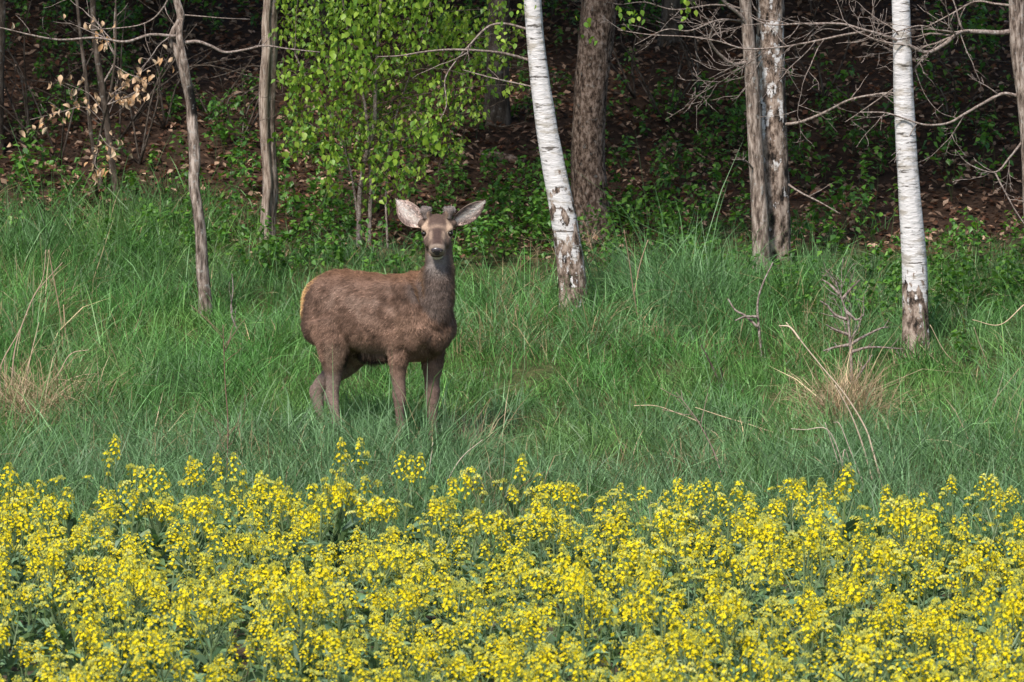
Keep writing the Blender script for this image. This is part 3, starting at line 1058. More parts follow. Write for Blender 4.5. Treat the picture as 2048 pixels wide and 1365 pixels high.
def tree(name, label, cat, pix, D, mat, disp=0.06, nside=22, kf=9, seed=0, top=None, crown=None, branches=(), group=None, cork=None, dtop=0.0, bmat=None, rings=0.045, bcol=None):
    """pix from base to frame top; top = (height m above, lean x, lean y, end radius)"""
    r = np.random.default_rng(100 + seed)
    tp = trunk_path(pix, D, dtop)
    if top is not None:
        hgt, lx, ly, re = top
        l = tp[-1]
        m_ = max(3, int(hgt / 0.45))
        f_ = np.arange(1, m_ + 1)[:, None] / m_
        tp = np.vstack([tp, np.hstack([l[0] + lx * f_, l[1] + ly * f_, l[2] + hgt * f_, l[3] + (re - l[3]) * f_])])
    base = tp[0, :3].copy()
    ln = np.linalg.norm(np.diff(tp[:, :3], axis=0), axis=1).sum()
    sp = smooth_path(tp, int(min(ln / rings, 220)))
    # root flare
    hb = sp[:, 2] - base[2]
    rad = sp[:, 3] * (1 + 0.22 * np.exp(-hb / 0.12))
    V, T = tube(sp[:, :3], rad, nside, True, trunk_disp(disp, kf, seed))
    C = np.zeros((len(V), 3))
    if cork is not None:
        hh = V[:, 2] - base[2]
        C[:, 0] = np.interp(hh, cork[0], cork[1])
    o = empty(name, base, label, cat, group)
    tr = link('trunk', make_mesh('trunk', V - base, T, mat, C, smooth=True), o)
    for segs in branches:
        branch_mesh('branch', segs, bmat or M_TWIG, base, o)
    if crown is not None:
        n, size, rx, rz, zc, cols, shape_seed = crown
        mb = MB()
        top_p = sp[-1, :3]
        cen = []
        m = 34
        for q in range(m):
            v = rvec(1, r)[0] * (0.35 + 0.65 * r.random() ** 0.5)
            cen.append(np.array([top_p[0], top_p[1], top_p[2] + zc]) + v * np.array([rx, rx, rz]))
        cen = np.array(cen)
        leaf_cloud(mb, cen, np.full(m, rx * 0.36), n, size, cols, r)
        link('crown', mb.mesh('crown', M_LEAF, False, base), o)
        lb = []
        for c in cen[::2]:
            k = int(len(sp) * (0.55 + 0.43 * r.random()))
            k = max(k, int(np.argmax(sp[:, 2] > sp[-1, 2] - rz * 1.6)))
            p0 = sp[min(k, len(sp) - 2), :3]
            mid = (p0 + c) / 2 + r.normal(0, 0.15, 3)
            lb.append((smooth_path([p0, mid, c], 8), np.linspace(0.03, 0.006, 8)))
        branch_mesh('limb', lb, bmat or M_DARKBARK, base, o)
    return o, sp, base


def pixpath(rows, D, dd=None, n=None):
    """photo polyline -> smooth 3-D path at depth D (+ per-point depth offsets)"""
    pts = []
    for k, row in enumerate(rows):
        off = 0.0 if dd is None else dd[k] if not isinstance(dd, (int, float)) else dd * k / (len(rows) - 1)
        pts.append(P(row[0], row[1], D + off))
    return smooth_path(pts, n or max(10, len(rows) * 6))


def twiggy(rows, D, r0, r1, seed, dd=0.0, dens=5.0, lev=2, **kw):
    out = []
    grow(pixpath(rows, D, dd), r0, r1, np.random.default_rng(seed), 0, lev, out, dens, **kw)
    return out


# white birch beside the deer
D1 = hit(1148, 645)
b1 = [twiggy([(1062, 122), (1010, 108), (960, 102), (900, 100), (850, 104), (800, 112), (755, 114)], D1, 0.012, 0.004, 1, -0.3, 3.0, 1),
      twiggy([(1058, 60), (1010, 48), (975, 55), (940, 90), (910, 125), (890, 160), (893, 210), (880, 240)], D1, 0.010, 0.003, 2, -0.2, 3.0, 1),
      twiggy([(1070, 175), (1000, 160), (960, 150), (925, 140)], D1, 0.007, 0.003, 3, 0.3, 3.0, 1)]
birch1, _, _ = tree('birch_tree', 'leaning white birch tree standing right beside the deer', 'tree',
     [(1146, 650, 62), (1147, 600, 58), (1140, 520, 54), (1124, 420, 50), (1108, 340, 46), (1094, 260, 42), (1080, 160, 38), (1070, 70, 35), (1062, -40, 34)], D1, M_BIRCH,
     0.05, 26, 8, 1, (5.5, -0.5, 0.6, 0.02), (8500, 0.10, 2.0, 2.5, -1.0, GREEN_CROWN, 1), b1, cork=([0, 0.45, 0.75, 1.0, 1.35], [0.80, 0.61, 0.51, 0.34, 0.0]))
# straight birch on the right
D2 = hit(1832, 712)
tree('birch_tree', 'straight white birch tree with dark corky foot beside dead twiggy sapling', 'tree',
     [(1832, 716, 56), (1831, 640, 52), (1830, 560, 50), (1825, 470, 47), (1816, 350, 43), (1809, 230, 41), (1805, 110, 38), (1801, -40, 36)], D2, M_BIRCH,
     0.045, 26, 8, 2, (6.0, 0.2, 1.2, 0.02), (5000, 0.10, 1.8, 2.2, -0.6, GREEN_CROWN, 2), (), cork=([0, 0.35, 0.55, 0.62, 0.9], [0.85, 0.68, 0.58, 0.30, 0.0]))
# pine-like rough trunk
D3 = hit(1180, 470)
tree('conifer_tree', 'thick reddish brown trunk with rough bark behind the leaning birch', 'tree',
     [(1186, 480, 82), (1180, 400, 74), (1175, 300, 68), (1180, 200, 66), (1190, 100, 68), (1205, -40, 70)], D3, M_PINE,
     0.07, 30, 13, 3, (7.5, 0.6, 1.0, 0.05), (16000, 0.12, 2.8, 3.2, -1.6, [(0.05, 0.09, 0.025), (0.06, 0.11, 0.03)], 3), ())
# pair: slim grey stem and rough birch behind
D4 = hit(1525, 575)
b4 = [twiggy([(1500, 45), (1440, 40), (1380, 62), (1330, 60), (1270, 90)], D4, 0.008, 0.003, 17, -0.3, 7.0, 3),
      twiggy([(1497, 20), (1430, 10), (1350, 20), (1290, 5), (1240, 10)], D4, 0.008, 0.003, 18, 0.2, 7.0, 3),
      twiggy([(1502, 122), (1470, 128), (1440, 110), (1420, 80), (1430, 45)], D4, 0.016, 0.006, 12, -0.3, 6.5, 3),
      twiggy([(1500, 60), (1480, 30), (1452, 8), (1430, -20)], D4, 0.018, 0.008, 13, -0.2, 6.5, 3),
      twiggy([(1512, 345), (1490, 322), (1465, 320)], D4, 0.010, 0.004, 14, -0.3, 5.2, 3)]
tree('slim_grey_tree', 'slim smooth grey tree in front of the rough flaky birch trunk', 'tree',
     [(1525, 590, 44), (1522, 500, 36), (1518, 400, 33), (1510, 280, 30), (1503, 150, 28), (1492, 20, 24), (1486, -60, 22)], D4, M_GREYBARK,
     0.05, 18, 7, 4, (4.0, -0.3, 0.5, 0.02), (2600, 0.09, 1.5, 1.8, 0.2, GREEN_CROWN, 4), b4, bmat=M_TWIG)
D5 = hit(1550, 566)
D5 = max(D5, D4 + 0.25)
b5 = [twiggy([(1560, 250), (1600, 245), (1650, 225), (1700, 200), (1760, 188), (1800, 186)], D5, 0.013, 0.005, 15, -0.6, 5.0, 2),
      twiggy([(1570, 365), (1600, 385), (1640, 405), (1680, 428)], D5, 0.010, 0.004, 16, -0.3, 2.5, 1)]
tree('rough_birch_tree', 'old birch with rough brown bark flaking white, behind the slim grey tree', 'tree',
     [(1553, 585, 62), (1551, 500, 60), (1547, 400, 62), (1545, 300, 60), (1544, 180, 56), (1541, 60, 55), (1540, -60, 54)], D5, M_BIRCH,
     0.09, 28, 11, 5, (6.5, 0.2, 1.0, 0.03), (9500, 0.11, 2.3, 2.7, -1.0, GREEN_CROWN, 5), b5, cork=([0, 1.0, 1.6, 2.0, 3.5], [0.86, 0.72, 0.62, 0.64, 0.64]))
# forked sapling in front left
D6 = hit(405, 645)
b6 = [twiggy([(362, 60), (352, 72), (300, 70), (250, 84), (190, 76), (120, 80), (60, 70), (0, 56), (-60, 50)], D6, 0.013, 0.004, 21, -0.3, 4.0, 2),
      twiggy([(350, -45), (338, -5), (322, 22), (300, 42), (262, 54), (180, 60)], D6, 0.009, 0.003, 22, 0.2, 3.5, 2),
      twiggy([(368, 86), (395, 84), (420, 92), (450, 105), (490, 100), (530, 92), (575, 98), (640, 105)], D6, 0.014, 0.004, 23, 0.2, 2.5, 1),
      twiggy([(362, 30), (400, 33), (450, 37), (500, 39)], D6, 0.006, 0.002, 24, 0.1, 4.0, 1)]
ft, fsp, fbase = tree('forked_sapling', 'thin crooked grey sapling with long bare side branches and splintered foot', 'tree',
     [(412, 650, 27), (410, 600, 26), (404, 540, 25), (402, 480, 24), (396, 422, 22), (388, 369, 22), (390, 316, 23), (384, 243, 22), (382, 211, 20), (373, 165, 21), (360, 118, 19), (343, 82, 14), (347, 64, 13), (361, 35, 15), (353, 0, 14), (348, -50, 13)], D6, M_GREYBARK,
     0.10, 16, 5, 6, (2.6, -0.1, 0.4, 0.012), None, b6, rings=0.02)
tme = [c_ for c_ in ft.children if c_.name.startswith('trunk')][0].data
tv = np.empty(len(tme.vertices) * 3, np.float32)
tme.vertices.foreach_get('co', tv)
tv = tv.reshape(-1, 3) + fbase
za, zb = P(382, 232, D6)[2], P(378, 172, D6)[2]
bz = smoothstep(za - 0.02, za + 0.02, tv[:, 2]) * (1 - smoothstep(zb - 0.03, zb + 0.03, tv[:, 2]))
xc = np.interp(tv[:, 2], fsp[:, 2], fsp[:, 0])
bz *= smoothstep(-0.02, 0.005, tv[:, 0] - xc)
seam = (tv[:, 2] < P(390, 370, D6)[2]) * np.exp(-((tv[:, 0] - xc - 0.012 + 0.01 * np.sin(tv[:, 2] * 9)) / 0.006) ** 2) * (tv[:, 1] < D6) * 0.8
at_ = tme.attributes.new('Burn', 'FLOAT', 'POINT')
at_.data.foreach_set('value', np.clip(np.maximum(bz, seam), 0, 1).astype(np.float32))
# second stem of the fork and splintered stub
mb = MB()
pp = np.array([[*P(377, 175, D6 - 0.01), 0.024], [*P(371, 135, D6 - 0.05), 0.026], [*P(363, 100, D6 - 0.06), 0.026], [*P(358, 70, D6 - 0.05), 0.024], [*P(362, 38, D6 - 0.01), 0.02]])
sp_ = smooth_path(pp, 40)
V, T = tube(sp_[:, :3], sp_[:, 3], 12, True, trunk_disp(0.1, 5, 60))
mb.add(V, T)
link('fork', mb.mesh('fork', M_GREYBARK, True, fbase), ft)
mb = MB()
rr_ = np.random.default_rng(5)
for q in range(7):
    x0 = 414 + q * 2.0
    hgt = [22, 50, 58, 56, 48, 40, 16][q]
    a = P(x0, 640, D6 + 0.03)
    b = P(x0 + rr_.uniform(-2, 2), 635 - hgt, D6 + 0.03)
    V, T = tube([a, (a + b) / 2, b], [0.012, 0.010, 0.003], 5)
    mb.add(V, T)
link('splintered_stub', mb.mesh('splintered_stub', M_SPLIT, False, fbase), ft)
# second stem left of the shrub
D7 = hit(537, 492)
tw, twsp, twb = tree('twin_ridge_tree', 'upright grey-brown young tree with ridged trunk left of the leafy shrub', 'tree',
     [(535, 505, 30), (537, 440, 28), (541, 380, 29), (538, 290, 27), (535, 210, 28), (539, 120, 30), (542, 30, 29), (543, -60, 28)], D7, M_GREYBARK,
     0.13, 20, 4, 7, (4.5, 0.3, 0.6, 0.02), (4500, 0.10, 2.0, 2.3, -0.4, GREEN_CROWN, 7), ())
mb = MB()
pp = np.array([[*P(px_, py_, D7 - 0.075), rr__] for px_, py_, rr__ in [(541, 500, 0.032), (530, 455, 0.034), (531, 410, 0.034), (536, 370, 0.034), (531, 300, 0.032), (527, 230, 0.034), (528, 160, 0.036), (533, 100, 0.034), (531, 50, 0.03), (536, -10, 0.028), (541, -60, 0.02)]])
sp_ = smooth_path(pp, 70)
V, T = tube(sp_[:, :3], sp_[:, 3], 12, True, trunk_disp(0.12, 4, 61))
mb.add(V, T)
link('twined_stem', mb.mesh('twined_stem', M_SPLITGREY, True, twb), tw)
# tree at the right edge with long bare boughs
D8 = hit(2060, 700)
b8 = [twiggy([(2026, 62), (2000, 66), (1960, 64), (1918, 66), (1890, 88), (1855, 105), (1820, 92), (1770, 72), (1720, 58), (1680, 48), (1600, 48), (1540, 50), (1500, 34)], D8, 0.020, 0.004, 31, -0.2, 6.6, 3),
      twiggy([(1855, 105), (1840, 125), (1810, 160), (1770, 190), (1720, 225), (1690, 245)], D8, 0.009, 0.003, 32, 0.2, 8.2, 3),
      twiggy([(1730, 64), (1690, 70), (1620, 85), (1560, 95), (1490, 98), (1440, 84), (1380, 74), (1300, 70), (1235, 60)], D8 - 0.1, 0.009, 0.003, 33, 0.3, 7.3, 3),
      twiggy([(2036, 192), (2005, 188), (1970, 205), (1930, 228), (1895, 247), (1850, 250), (1810, 238), (1770, 226), (1720, 225)], D8, 0.013, 0.004, 34, -0.2, 8.2, 3),
      twiggy([(2044, 285), (2020, 315), (1990, 345), (1940, 330), (1910, 300)], D8, 0.010, 0.003, 35, -0.3, 10.0, 3),
      twiggy([(1990, 345), (2005, 375), (2030, 420), (2050, 450)], D8, 0.007, 0.004, 36, -0.1, 7.3, 2),
      twiggy([(1920, 66), (1880, 62), (1840, 52), (1800, 62), (1750, 72)], D8, 0.008, 0.003, 37, -0.4, 8.2, 3),
      twiggy([(2024, 12), (1990, 8), (1950, 4), (1900, 30), (1850, 55), (1820, 60)], D8, 0.010, 0.003, 38, 0.3, 7.3, 3),
      twiggy([(1830, 140), (1850, 190), (1880, 225), (1920, 238)], D8, 0.004, 0.002, 39, 0.1, 7.3, 2)]
tree('bare_bough_tree', 'pinkish grey tree at the wood edge reaching long bare boughs across the birches', 'tree',
     [(2075, 720, 44), (2070, 620, 38), (2068, 500, 36), (2064, 400, 36), (2060, 300, 35), (2052, 210, 34), (2040, 110, 36), (2036, 40, 36), (2032, -60, 34)], D8, M_GREYBARK,
     0.05, 18, 6, 8, (4.0, -0.2, 0.8, 0.03), (2500, 0.09, 1.7, 1.9, 0.2, GREEN_CROWN, 8), b8)
# thin saplings in the left gloom
D9 = hit(238, 395)
s9 = 'thin saplings in the gloomy left corner'
tree('thin_sapling', 'slim greenish grey sapling behind the dry-leaved twig, the thicker stem of two', 'tree',
     [(236, 400, 15), (225, 330, 14), (212, 230, 14), (200, 150, 13), (188, 60, 12), (184, -40, 11)], D9, M_DARKBARK, 0.06, 12, 5, 9, (3.5, -0.3, 0.3, 0.01), (2500, 0.09, 1.5, 1.6, 0, GREEN_CROWN, 9),
     [twiggy([(205, 170), (230, 120), (228, 60), (232, 0)], D9, 0.009, 0.004, 41, 0.1, 3.0, 1)], s9)
D10 = hit(205, 375)
tree('thin_sapling', 'thinnest grey sapling stem beside the slim greenish grey sapling', 'tree',
     [(210, 385, 9), (192, 330, 8), (180, 250, 8), (172, 160, 8), (163, 90, 7), (150, -40, 6)], D10, M_DARKBARK, 0.05, 10, 5, 10, (2.5, -0.2, 0.3, 0.008), None,
     [twiggy([(186, 330), (200, 270), (225, 210), (240, 140)], D10, 0.006, 0.003, 42, 0.1, 4.0, 1)], s9)
# dark trunks deep in the wood
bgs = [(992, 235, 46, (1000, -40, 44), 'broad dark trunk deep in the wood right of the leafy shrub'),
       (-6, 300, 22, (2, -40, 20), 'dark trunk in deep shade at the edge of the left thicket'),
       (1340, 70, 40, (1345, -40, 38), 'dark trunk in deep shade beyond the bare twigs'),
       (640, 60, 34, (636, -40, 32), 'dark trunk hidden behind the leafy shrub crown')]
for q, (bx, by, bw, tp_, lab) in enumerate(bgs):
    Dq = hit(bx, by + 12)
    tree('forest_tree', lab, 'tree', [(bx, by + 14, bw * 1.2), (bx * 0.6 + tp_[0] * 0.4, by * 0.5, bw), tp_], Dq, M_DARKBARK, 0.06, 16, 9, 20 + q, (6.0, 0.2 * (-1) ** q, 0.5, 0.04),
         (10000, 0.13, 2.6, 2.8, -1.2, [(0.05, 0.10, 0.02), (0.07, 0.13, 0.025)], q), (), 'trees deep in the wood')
# unseen forest out of frame, trees added to shade the floor: left, right and up the slope
for q, (x, y, hgt) in enumerate([(-5.9, 54.5, 8), (-8.4, 53.0, 8), (-4.6, 56.2, 9), (-7.4, 57.5, 10), (5.4, 53.0, 8), (7.5, 55.5, 9), (4.6, 57.5, 9), (-2.3, 61.5, 9), (1.0, 62.5, 10), (3.6, 62.0, 10), (-5.4, 63.0, 10), (6.5, 63.5, 10)]):
    z = float(H(x, y))
    pix = None
    r = np.random.default_rng(300 + q)
    base = np.array([x, y, z - 0.06])
    o = empty('forest_tree', base, 'tall unseen woodland tree with full green crown added to shade the slope', 'tree', 'unseen woodland trees added round the view')
    top_p = np.array([x + r.uniform(-0.4, 0.4), y + 0.4, z + hgt])
    sp = smooth_path([base, (base + top_p) / 2 + r.normal(0, 0.1, 3), top_p], 40)
    V, T = tube(sp, np.linspace(0.15, 0.03, 40), 14, True, trunk_disp(0.06, 9, q))
    link('trunk', make_mesh('trunk', V - base, T, M_DARKBARK, np.zeros((len(V), 3)), smooth=True), o)
    cen = top_p + rvec(30, r) * np.array([2.6, 2.6, 2.4]) * (0.4 + 0.6 * r.random((30, 1))) - np.array([0, 0, 1.4])
    mb = MB()
    leaf_cloud(mb, cen, np.full(30, 0.95), 5000, 0.145, [(0.06, 0.12, 0.02), (0.08, 0.15, 0.03)], r)
    link('crown', mb.mesh('crown', M_LEAF, False, base), o)
    branch_mesh('limb', [(smooth_path([sp[25 + (k % 14)], (sp[25 + (k % 14)] + c) / 2 + r.normal(0, .1, 3), c], 7), np.linspace(0.03, 0.006, 7)) for k, c in enumerate(cen[::2])], M_DARKBARK, base, o)

# ------------------------------------------------------------------ leafy shrub (fresh green crown above the deer)
r = np.random.default_rng(77)
D11 = hit(722, 500)
base = P(722, 500, D11)
base[2] = H(base[0], base[1]) - 0.04
shrub = empty('leafy_shrub', base, 'tall shrub with fresh bright green leaves on pale thin stems behind the deer', 'shrub')
stems = [[(716, 505), (718, 440), (720, 380), (732, 310), (748, 255), (752, 150), (760, 20), (765, -80)],
         [(738, 505), (740, 420), (742, 380), (738, 300), (728, 200), (700, 90), (680, -40)],
         [(776, 500), (772, 420), (775, 330), (790, 240), (820, 150), (850, 60), (870, -40)],
         [(722, 500), (708, 380), (690, 300), (660, 230), (620, 170), (590, 110)]]
wid = [(0.020, 0.010), (0.017, 0.007), (0.009, 0.004), (0.010, 0.004)]
stem_paths = []
for k, (st, wd) in enumerate(zip(stems, wid)):
    pth = pixpath(st, D11, [0.0] + [(-0.25, -0.1, 0.1, -0.3)[k] * q / (len(st) - 1) for q in range(1, len(st))], 40)
    pth[0][2] = H(pth[0][0], pth[0][1]) - 0.04
    stem_paths.append(pth)
    V, T = tube(pth, np.linspace(wd[0], wd[1], 40), 9, True, trunk_disp(0.08, 4, k))
    link('stem', make_mesh('stem', V - base, T, M_TWIG, smooth=True), shrub)
# foliage outline in photo pixels: clumps (px, py, radius px)
clumps = [(600, 30, 55), (660, 40, 70), (720, 30, 70), (780, 40, 70), (840, 60, 70), (900, 60, 55), (640, 110, 65), (700, 120, 70), (760, 130, 70), (820, 140, 60), (880, 130, 50), (925, 40, 40),
          (600, 160, 45), (640, 190, 60), (700, 200, 65), (760, 200, 60), (820, 210, 55), (870, 180, 45), (595, 230, 35), (640, 255, 50), (690, 270, 50), (740, 260, 40), (800, 265, 45), (850, 260, 40),
          (880, 245, 40), (905, 235, 22), (570, 275, 30), (600, 295, 28), (660, 310, 30), (720, 320, 35), (770, 315, 40), (870, 290, 26), (920, 285, 18), (760, 370, 38), (730, 400, 28), (800, 350, 35), (835, 325, 26), (845, 345, 22),
          (580, 70, 40), (600, -30, 70), (680, -40, 80), (770, -40, 80), (850, -30, 70), (990, 20, 30), (1020, 60, 25), (960, 110, 26), (930, 150, 26), (585, 210, 22), (665, 370, 26), (790, 400, 26), (945, 75, 40), (965, 170, 34), (905, 300, 28), (1000, 110, 34), (950, 225, 28), (1025, 170, 26), (920, 190, 34), (575, 140, 34)]
cen = np.array([P(c[0], c[1], D11 + r.uniform(-0.55, 0.35)) for c in clumps])
rad = np.array([c[2] for c in clumps]) * D11 / FPX
areas = rad ** 2
n = 5600
ci = r.choice(len(cen), n, p=areas / areas.sum())
d = rvec(n, r) * (r.random(n) ** 0.45)[:, None]
lp = cen[ci] + d * rad[ci][:, None]
LC = np.array([(0.235, 0.36, 0.04), (0.17, 0.30, 0.034), (0.30, 0.42, 0.06), (0.12, 0.235, 0.032)])
order = np.argsort(lp[:, 1])
near = order[:300]
rest = order[300:]


def leaf_shape(seed):
    """one rounded pointed leaf with a folded midrib, toothed edge, unit length, lying in XY along +Y"""
    rr = np.random.default_rng(seed)
    s = np.array([0.0, 0.12, 0.3, 0.5, 0.7, 0.87, 1.0])
    w = np.array([0.02, 0.26, 0.40, 0.38, 0.26, 0.12, 0.0]) * rr.uniform(0.9, 1.1)
    V, T = [], []
    for k in range(len(s)):
        z = -0.10 * s[k] ** 2
        V += [(-w[k], s[k], z + 0.22 * w[k]), (0, s[k], z), (w[k], s[k], z + 0.22 * w[k])]
    for k in range(len(s) - 1):
        a = k * 3
        T += [(a, a + 1, a + 4), (a, a + 4, a + 3), (a + 1, a + 2, a + 5), (a + 1, a + 5, a + 4)]
    return np.array(V), np.array(T)


leaf_meshes = []
for k in range(6):
    V, T = leaf_shape(k)
    leaf_meshes.append(make_mesh('leaf', V, T, M_LEAF, np.tile(LC[k % 4] * (1 + 0.1 * (k // 4)), (len(V), 1)), smooth=True))


def place_leaf(mesh, p, size, parent, pb, rr, droop=0.6):
    o = bpy.data.objects.new('leaf', mesh)
    COL.objects.link(o)
    o.parent = parent
    o.location = [float(v) for v in (p - pb)]
    o.rotation_euler = (rr.uniform(-1.9, -0.5), rr.uniform(-0.7, 0.7), rr.uniform(0, 6.28))
    o.scale = (size,) * 3
    return o


for k in near:
    place_leaf(leaf_meshes[r.integers(0, 6)], lp[k], float(r.uniform(0.042, 0.062)), shrub, base, r)


def leaf_batch(mb, p, size, cols, r, shape=None, tiltx=(-1.9, -0.5), mat=0, colvar=0.16):
    """full leaf shapes, merged"""
    LV, LT = shape if shape is not None else leaf_shape(3)
    n = len(p)
    a, b, c = r.uniform(*tiltx, n), r.uniform(-0.7, 0.7, n), r.uniform(0, 6.28, n)
    ca, sa, cb, sb, cc, sc = np.cos(a), np.sin(a), np.cos(b), np.sin(b), np.cos(c), np.sin(c)
    R = np.empty((n, 3, 3))
    R[:, 0, 0] = cc * cb
    R[:, 0, 1] = cc * sb * sa - sc * ca
    R[:, 0, 2] = cc * sb * ca + sc * sa
    R[:, 1, 0] = sc * cb
    R[:, 1, 1] = sc * sb * sa + cc * ca
    R[:, 1, 2] = sc * sb * ca - cc * sa
    R[:, 2, 0] = -sb
    R[:, 2, 1] = cb * sa
    R[:, 2, 2] = cb * ca
    size = np.broadcast_to(size, (n,))
    V = np.einsum('nij,kj->nki', R, LV) * size[:, None, None] + p[:, None, :]
    k = len(LV)
    T = (np.arange(n)[:, None, None] * k + LT[None]).reshape(-1, 3)
    cols = np.asarray(cols)
    cv = cols[r.integers(0, len(cols), n)] * np.exp(r.normal(0, colvar, n))[:, None]
    mb.add(V.reshape(-1, 3), T, np.repeat(cv, k, 0), mat)


SIMPLE_LEAF = (np.array([(0, 0, 0), (-0.34, 0.35, 0.07), (0, 0.4, 0), (0.34, 0.35, 0.07), (0, 1, -0.08)]), np.array([(0, 2, 1), (0, 3, 2), (1, 2, 4), (2, 3, 4)]))
mb = MB()
leaf_batch(mb, lp[rest], r.uniform(0.034, 0.056, len(rest)), LC, r, SIMPLE_LEAF)
fo = link('foliage', mb.mesh('foliage', M_LEAF, False, base), shrub)
fo['kind'] = 'stuff'
# twigs carrying the leaves
segs = []
for k in range(len(cen)):
    j = r.integers(0, 4)
    pth = stem_paths[j]
    q = pth[np.argmin(np.linalg.norm(pth - cen[k] - np.array([0, 0, -0.15]), axis=1))]
    mid = (q + cen[k]) / 2 + r.normal(0, 0.04, 3) + np.array([0, 0, 0.05])
    grow(smooth_path([q, mid, cen[k], cen[k] + np.array([r.normal(0, 0.08), 0, -0.12])], 10), 0.004, 0.0012, r, 1, 2, segs, 4.0)
branch_mesh('twig', segs, M_DARKBARK, base, shrub)

# leaves hanging on the birch beside the deer
mb = MB()
pts = np.array([P(px + r.normal(0, 9), py + r.normal(0, 9), D1 + r.uniform(-0.3, 0.2)) for px, py in
                [(1010, 20), (1030, 30), (1000, 60), (1022, 75), (1010, 85), (990, 40), (1040, 10), (1060, 0), (1170, 45), (1182, 75), (1260, 25), (1255, 40), (1275, 30), (1245, 12), (1375, 22), (1370, 35), (1368, 8)] * 5])
leaf_batch(mb, pts, r.uniform(0.03, 0.05, len(pts)), LC, r, leaf_shape(2))
link('foliage', mb.mesh('foliage', M_LEAF, True, birch1.location), birch1)

# ------------------------------------------------------------------ dry-leaved beech twig on the left
D12 = hit(195, 350) - 1.6
bb = P(195, 395, hit(195, 395))
beech = empty('beech_sapling', [bb[0], bb[1], H(bb[0], bb[1])], 'small sapling still holding pale curled dry leaves in the left thicket', 'shrub')
bo = np.array(beech.location)
r = np.random.default_rng(91)
st = smooth_path([[bb[0], bb[1], H(bb[0], bb[1]) - 0.03], P(190, 330, D12 + 0.4), P(205, 250, D12 + 0.2), P(225, 160, D12), P(232, 60, D12), P(230, -30, D12)], 30)
V, T = tube(st, np.linspace(0.014, 0.005, 30), 8)
link('stem', make_mesh('stem', V - bo, T, M_DARKBARK, smooth=True), beech)
arms = [[(205, 245), (170, 215), (120, 225), (60, 240)], [(210, 230), (180, 190), (150, 175), (110, 160)], [(222, 190), (250, 170), (290, 140), (330, 120)], [(215, 210), (260, 190), (300, 165)], [(228, 110), (200, 60), (170, 45)],
        [(200, 270), (215, 290), (235, 300)], [(195, 300), (190, 330), (205, 345)], [(215, 210), (240, 185), (265, 195)], [(226, 130), (260, 150), (280, 155)]]
lpts = []
segs = []
for a in arms:
    pth = pixpath(a, D12, r.uniform(-0.3, 0.3), 14)
    grow(pth, 0.005, 0.002, r, 1, 2, segs, 4.0)
    for q in range(15):
        lpts.append(pth[r.integers(3, 14)] + r.normal(0, 0.045, 3))
lpts += [P(x, y, D12) for x, y in [(25, 45), (128, 28), (170, 45), (205, 42), (230, 42), (88, 235), (95, 255), (80, 240), (65, 250), (100, 210), (125, 210), (150, 205), (190, 185), (240, 200), (262, 190), (345, 115), (325, 90), (285, 115), (315, 113), (20, 285), (38, 262)]]
branch_mesh('twig', segs, M_TWIG, bo, beech)


def curled_leaf(seed):
    rr = np.random.default_rng(seed)
    V, T = leaf_shape(seed)
    V = V.copy()
    V[:, 0] *= 0.6
    k = rr.uniform(1.2, 2.2)
    V[:, 2] = 0.25 * np.sin(V[:, 1] * k * 1.5) + np.abs(V[:, 0]) * rr.uniform(0.5, 1.1)
    V[:, 1] *= 0.9
    return V, T


dry_meshes = []
DC = [(0.62, 0.43, 0.28), (0.55, 0.36, 0.22), (0.66, 0.50, 0.35), (0.56, 0.33, 0.17)]
for k in range(5):
    V, T = curled_leaf(k)
    dry_meshes.append(make_mesh('leaf', V, T, M_DRYLEAF, np.tile(DC[k % 4], (len(V), 1)), smooth=True))
for p in lpts:
    o = place_leaf(dry_meshes[r.integers(0, 5)], p, float(r.uniform(0.045, 0.08)), beech, bo, r)
    o.rotation_euler[0] = r.uniform(-2.3, -0.9)

# ------------------------------------------------------------------ forest floor: litter and green undergrowth
r = np.random.default_rng(55)
n = 46700
x = r.uniform(-7.5, 7.5, n)
y = 53.2 + 11.5 * r.random(n) ** 0.9
keep = r.random(n) < smoothstep(53.0, 55.0, y + 0.8 * vnoise(x, y, 0.7, 2))
x, y = x[keep], y[keep]
mb = MB()
LV, LT = curled_leaf(9)
SL = (np.array([(0, 0, 0), (-0.3, 0.45, 0.16), (0, 0.5, 0.0), (0.3, 0.45, 0.12), (0, 1, 0.10)]), np.array([(0, 2, 1), (0, 3, 2), (1, 2, 4), (2, 3, 4)]))
leaf_batch(mb, np.stack([x, y, H(x, y) + 0.01 + 0.03 * r.random(len(x))], -1), r.uniform(0.04, 0.085, len(x)), [(0.15, 0.078, 0.050), (0.24, 0.14, 0.092), (0.10, 0.052, 0.034), (0.36, 0.235, 0.165), (0.15, 0.064, 0.036), (0.44, 0.30, 0.215)], r, SL, (-0.5, 0.7), colvar=0.3)
o = link('leaf_litter', mb.mesh('leaf_litter', M_DRYLEAF))
tag(o, 'brown fallen dead leaves covering the shaded slope', 'leaf litter', kind='stuff')


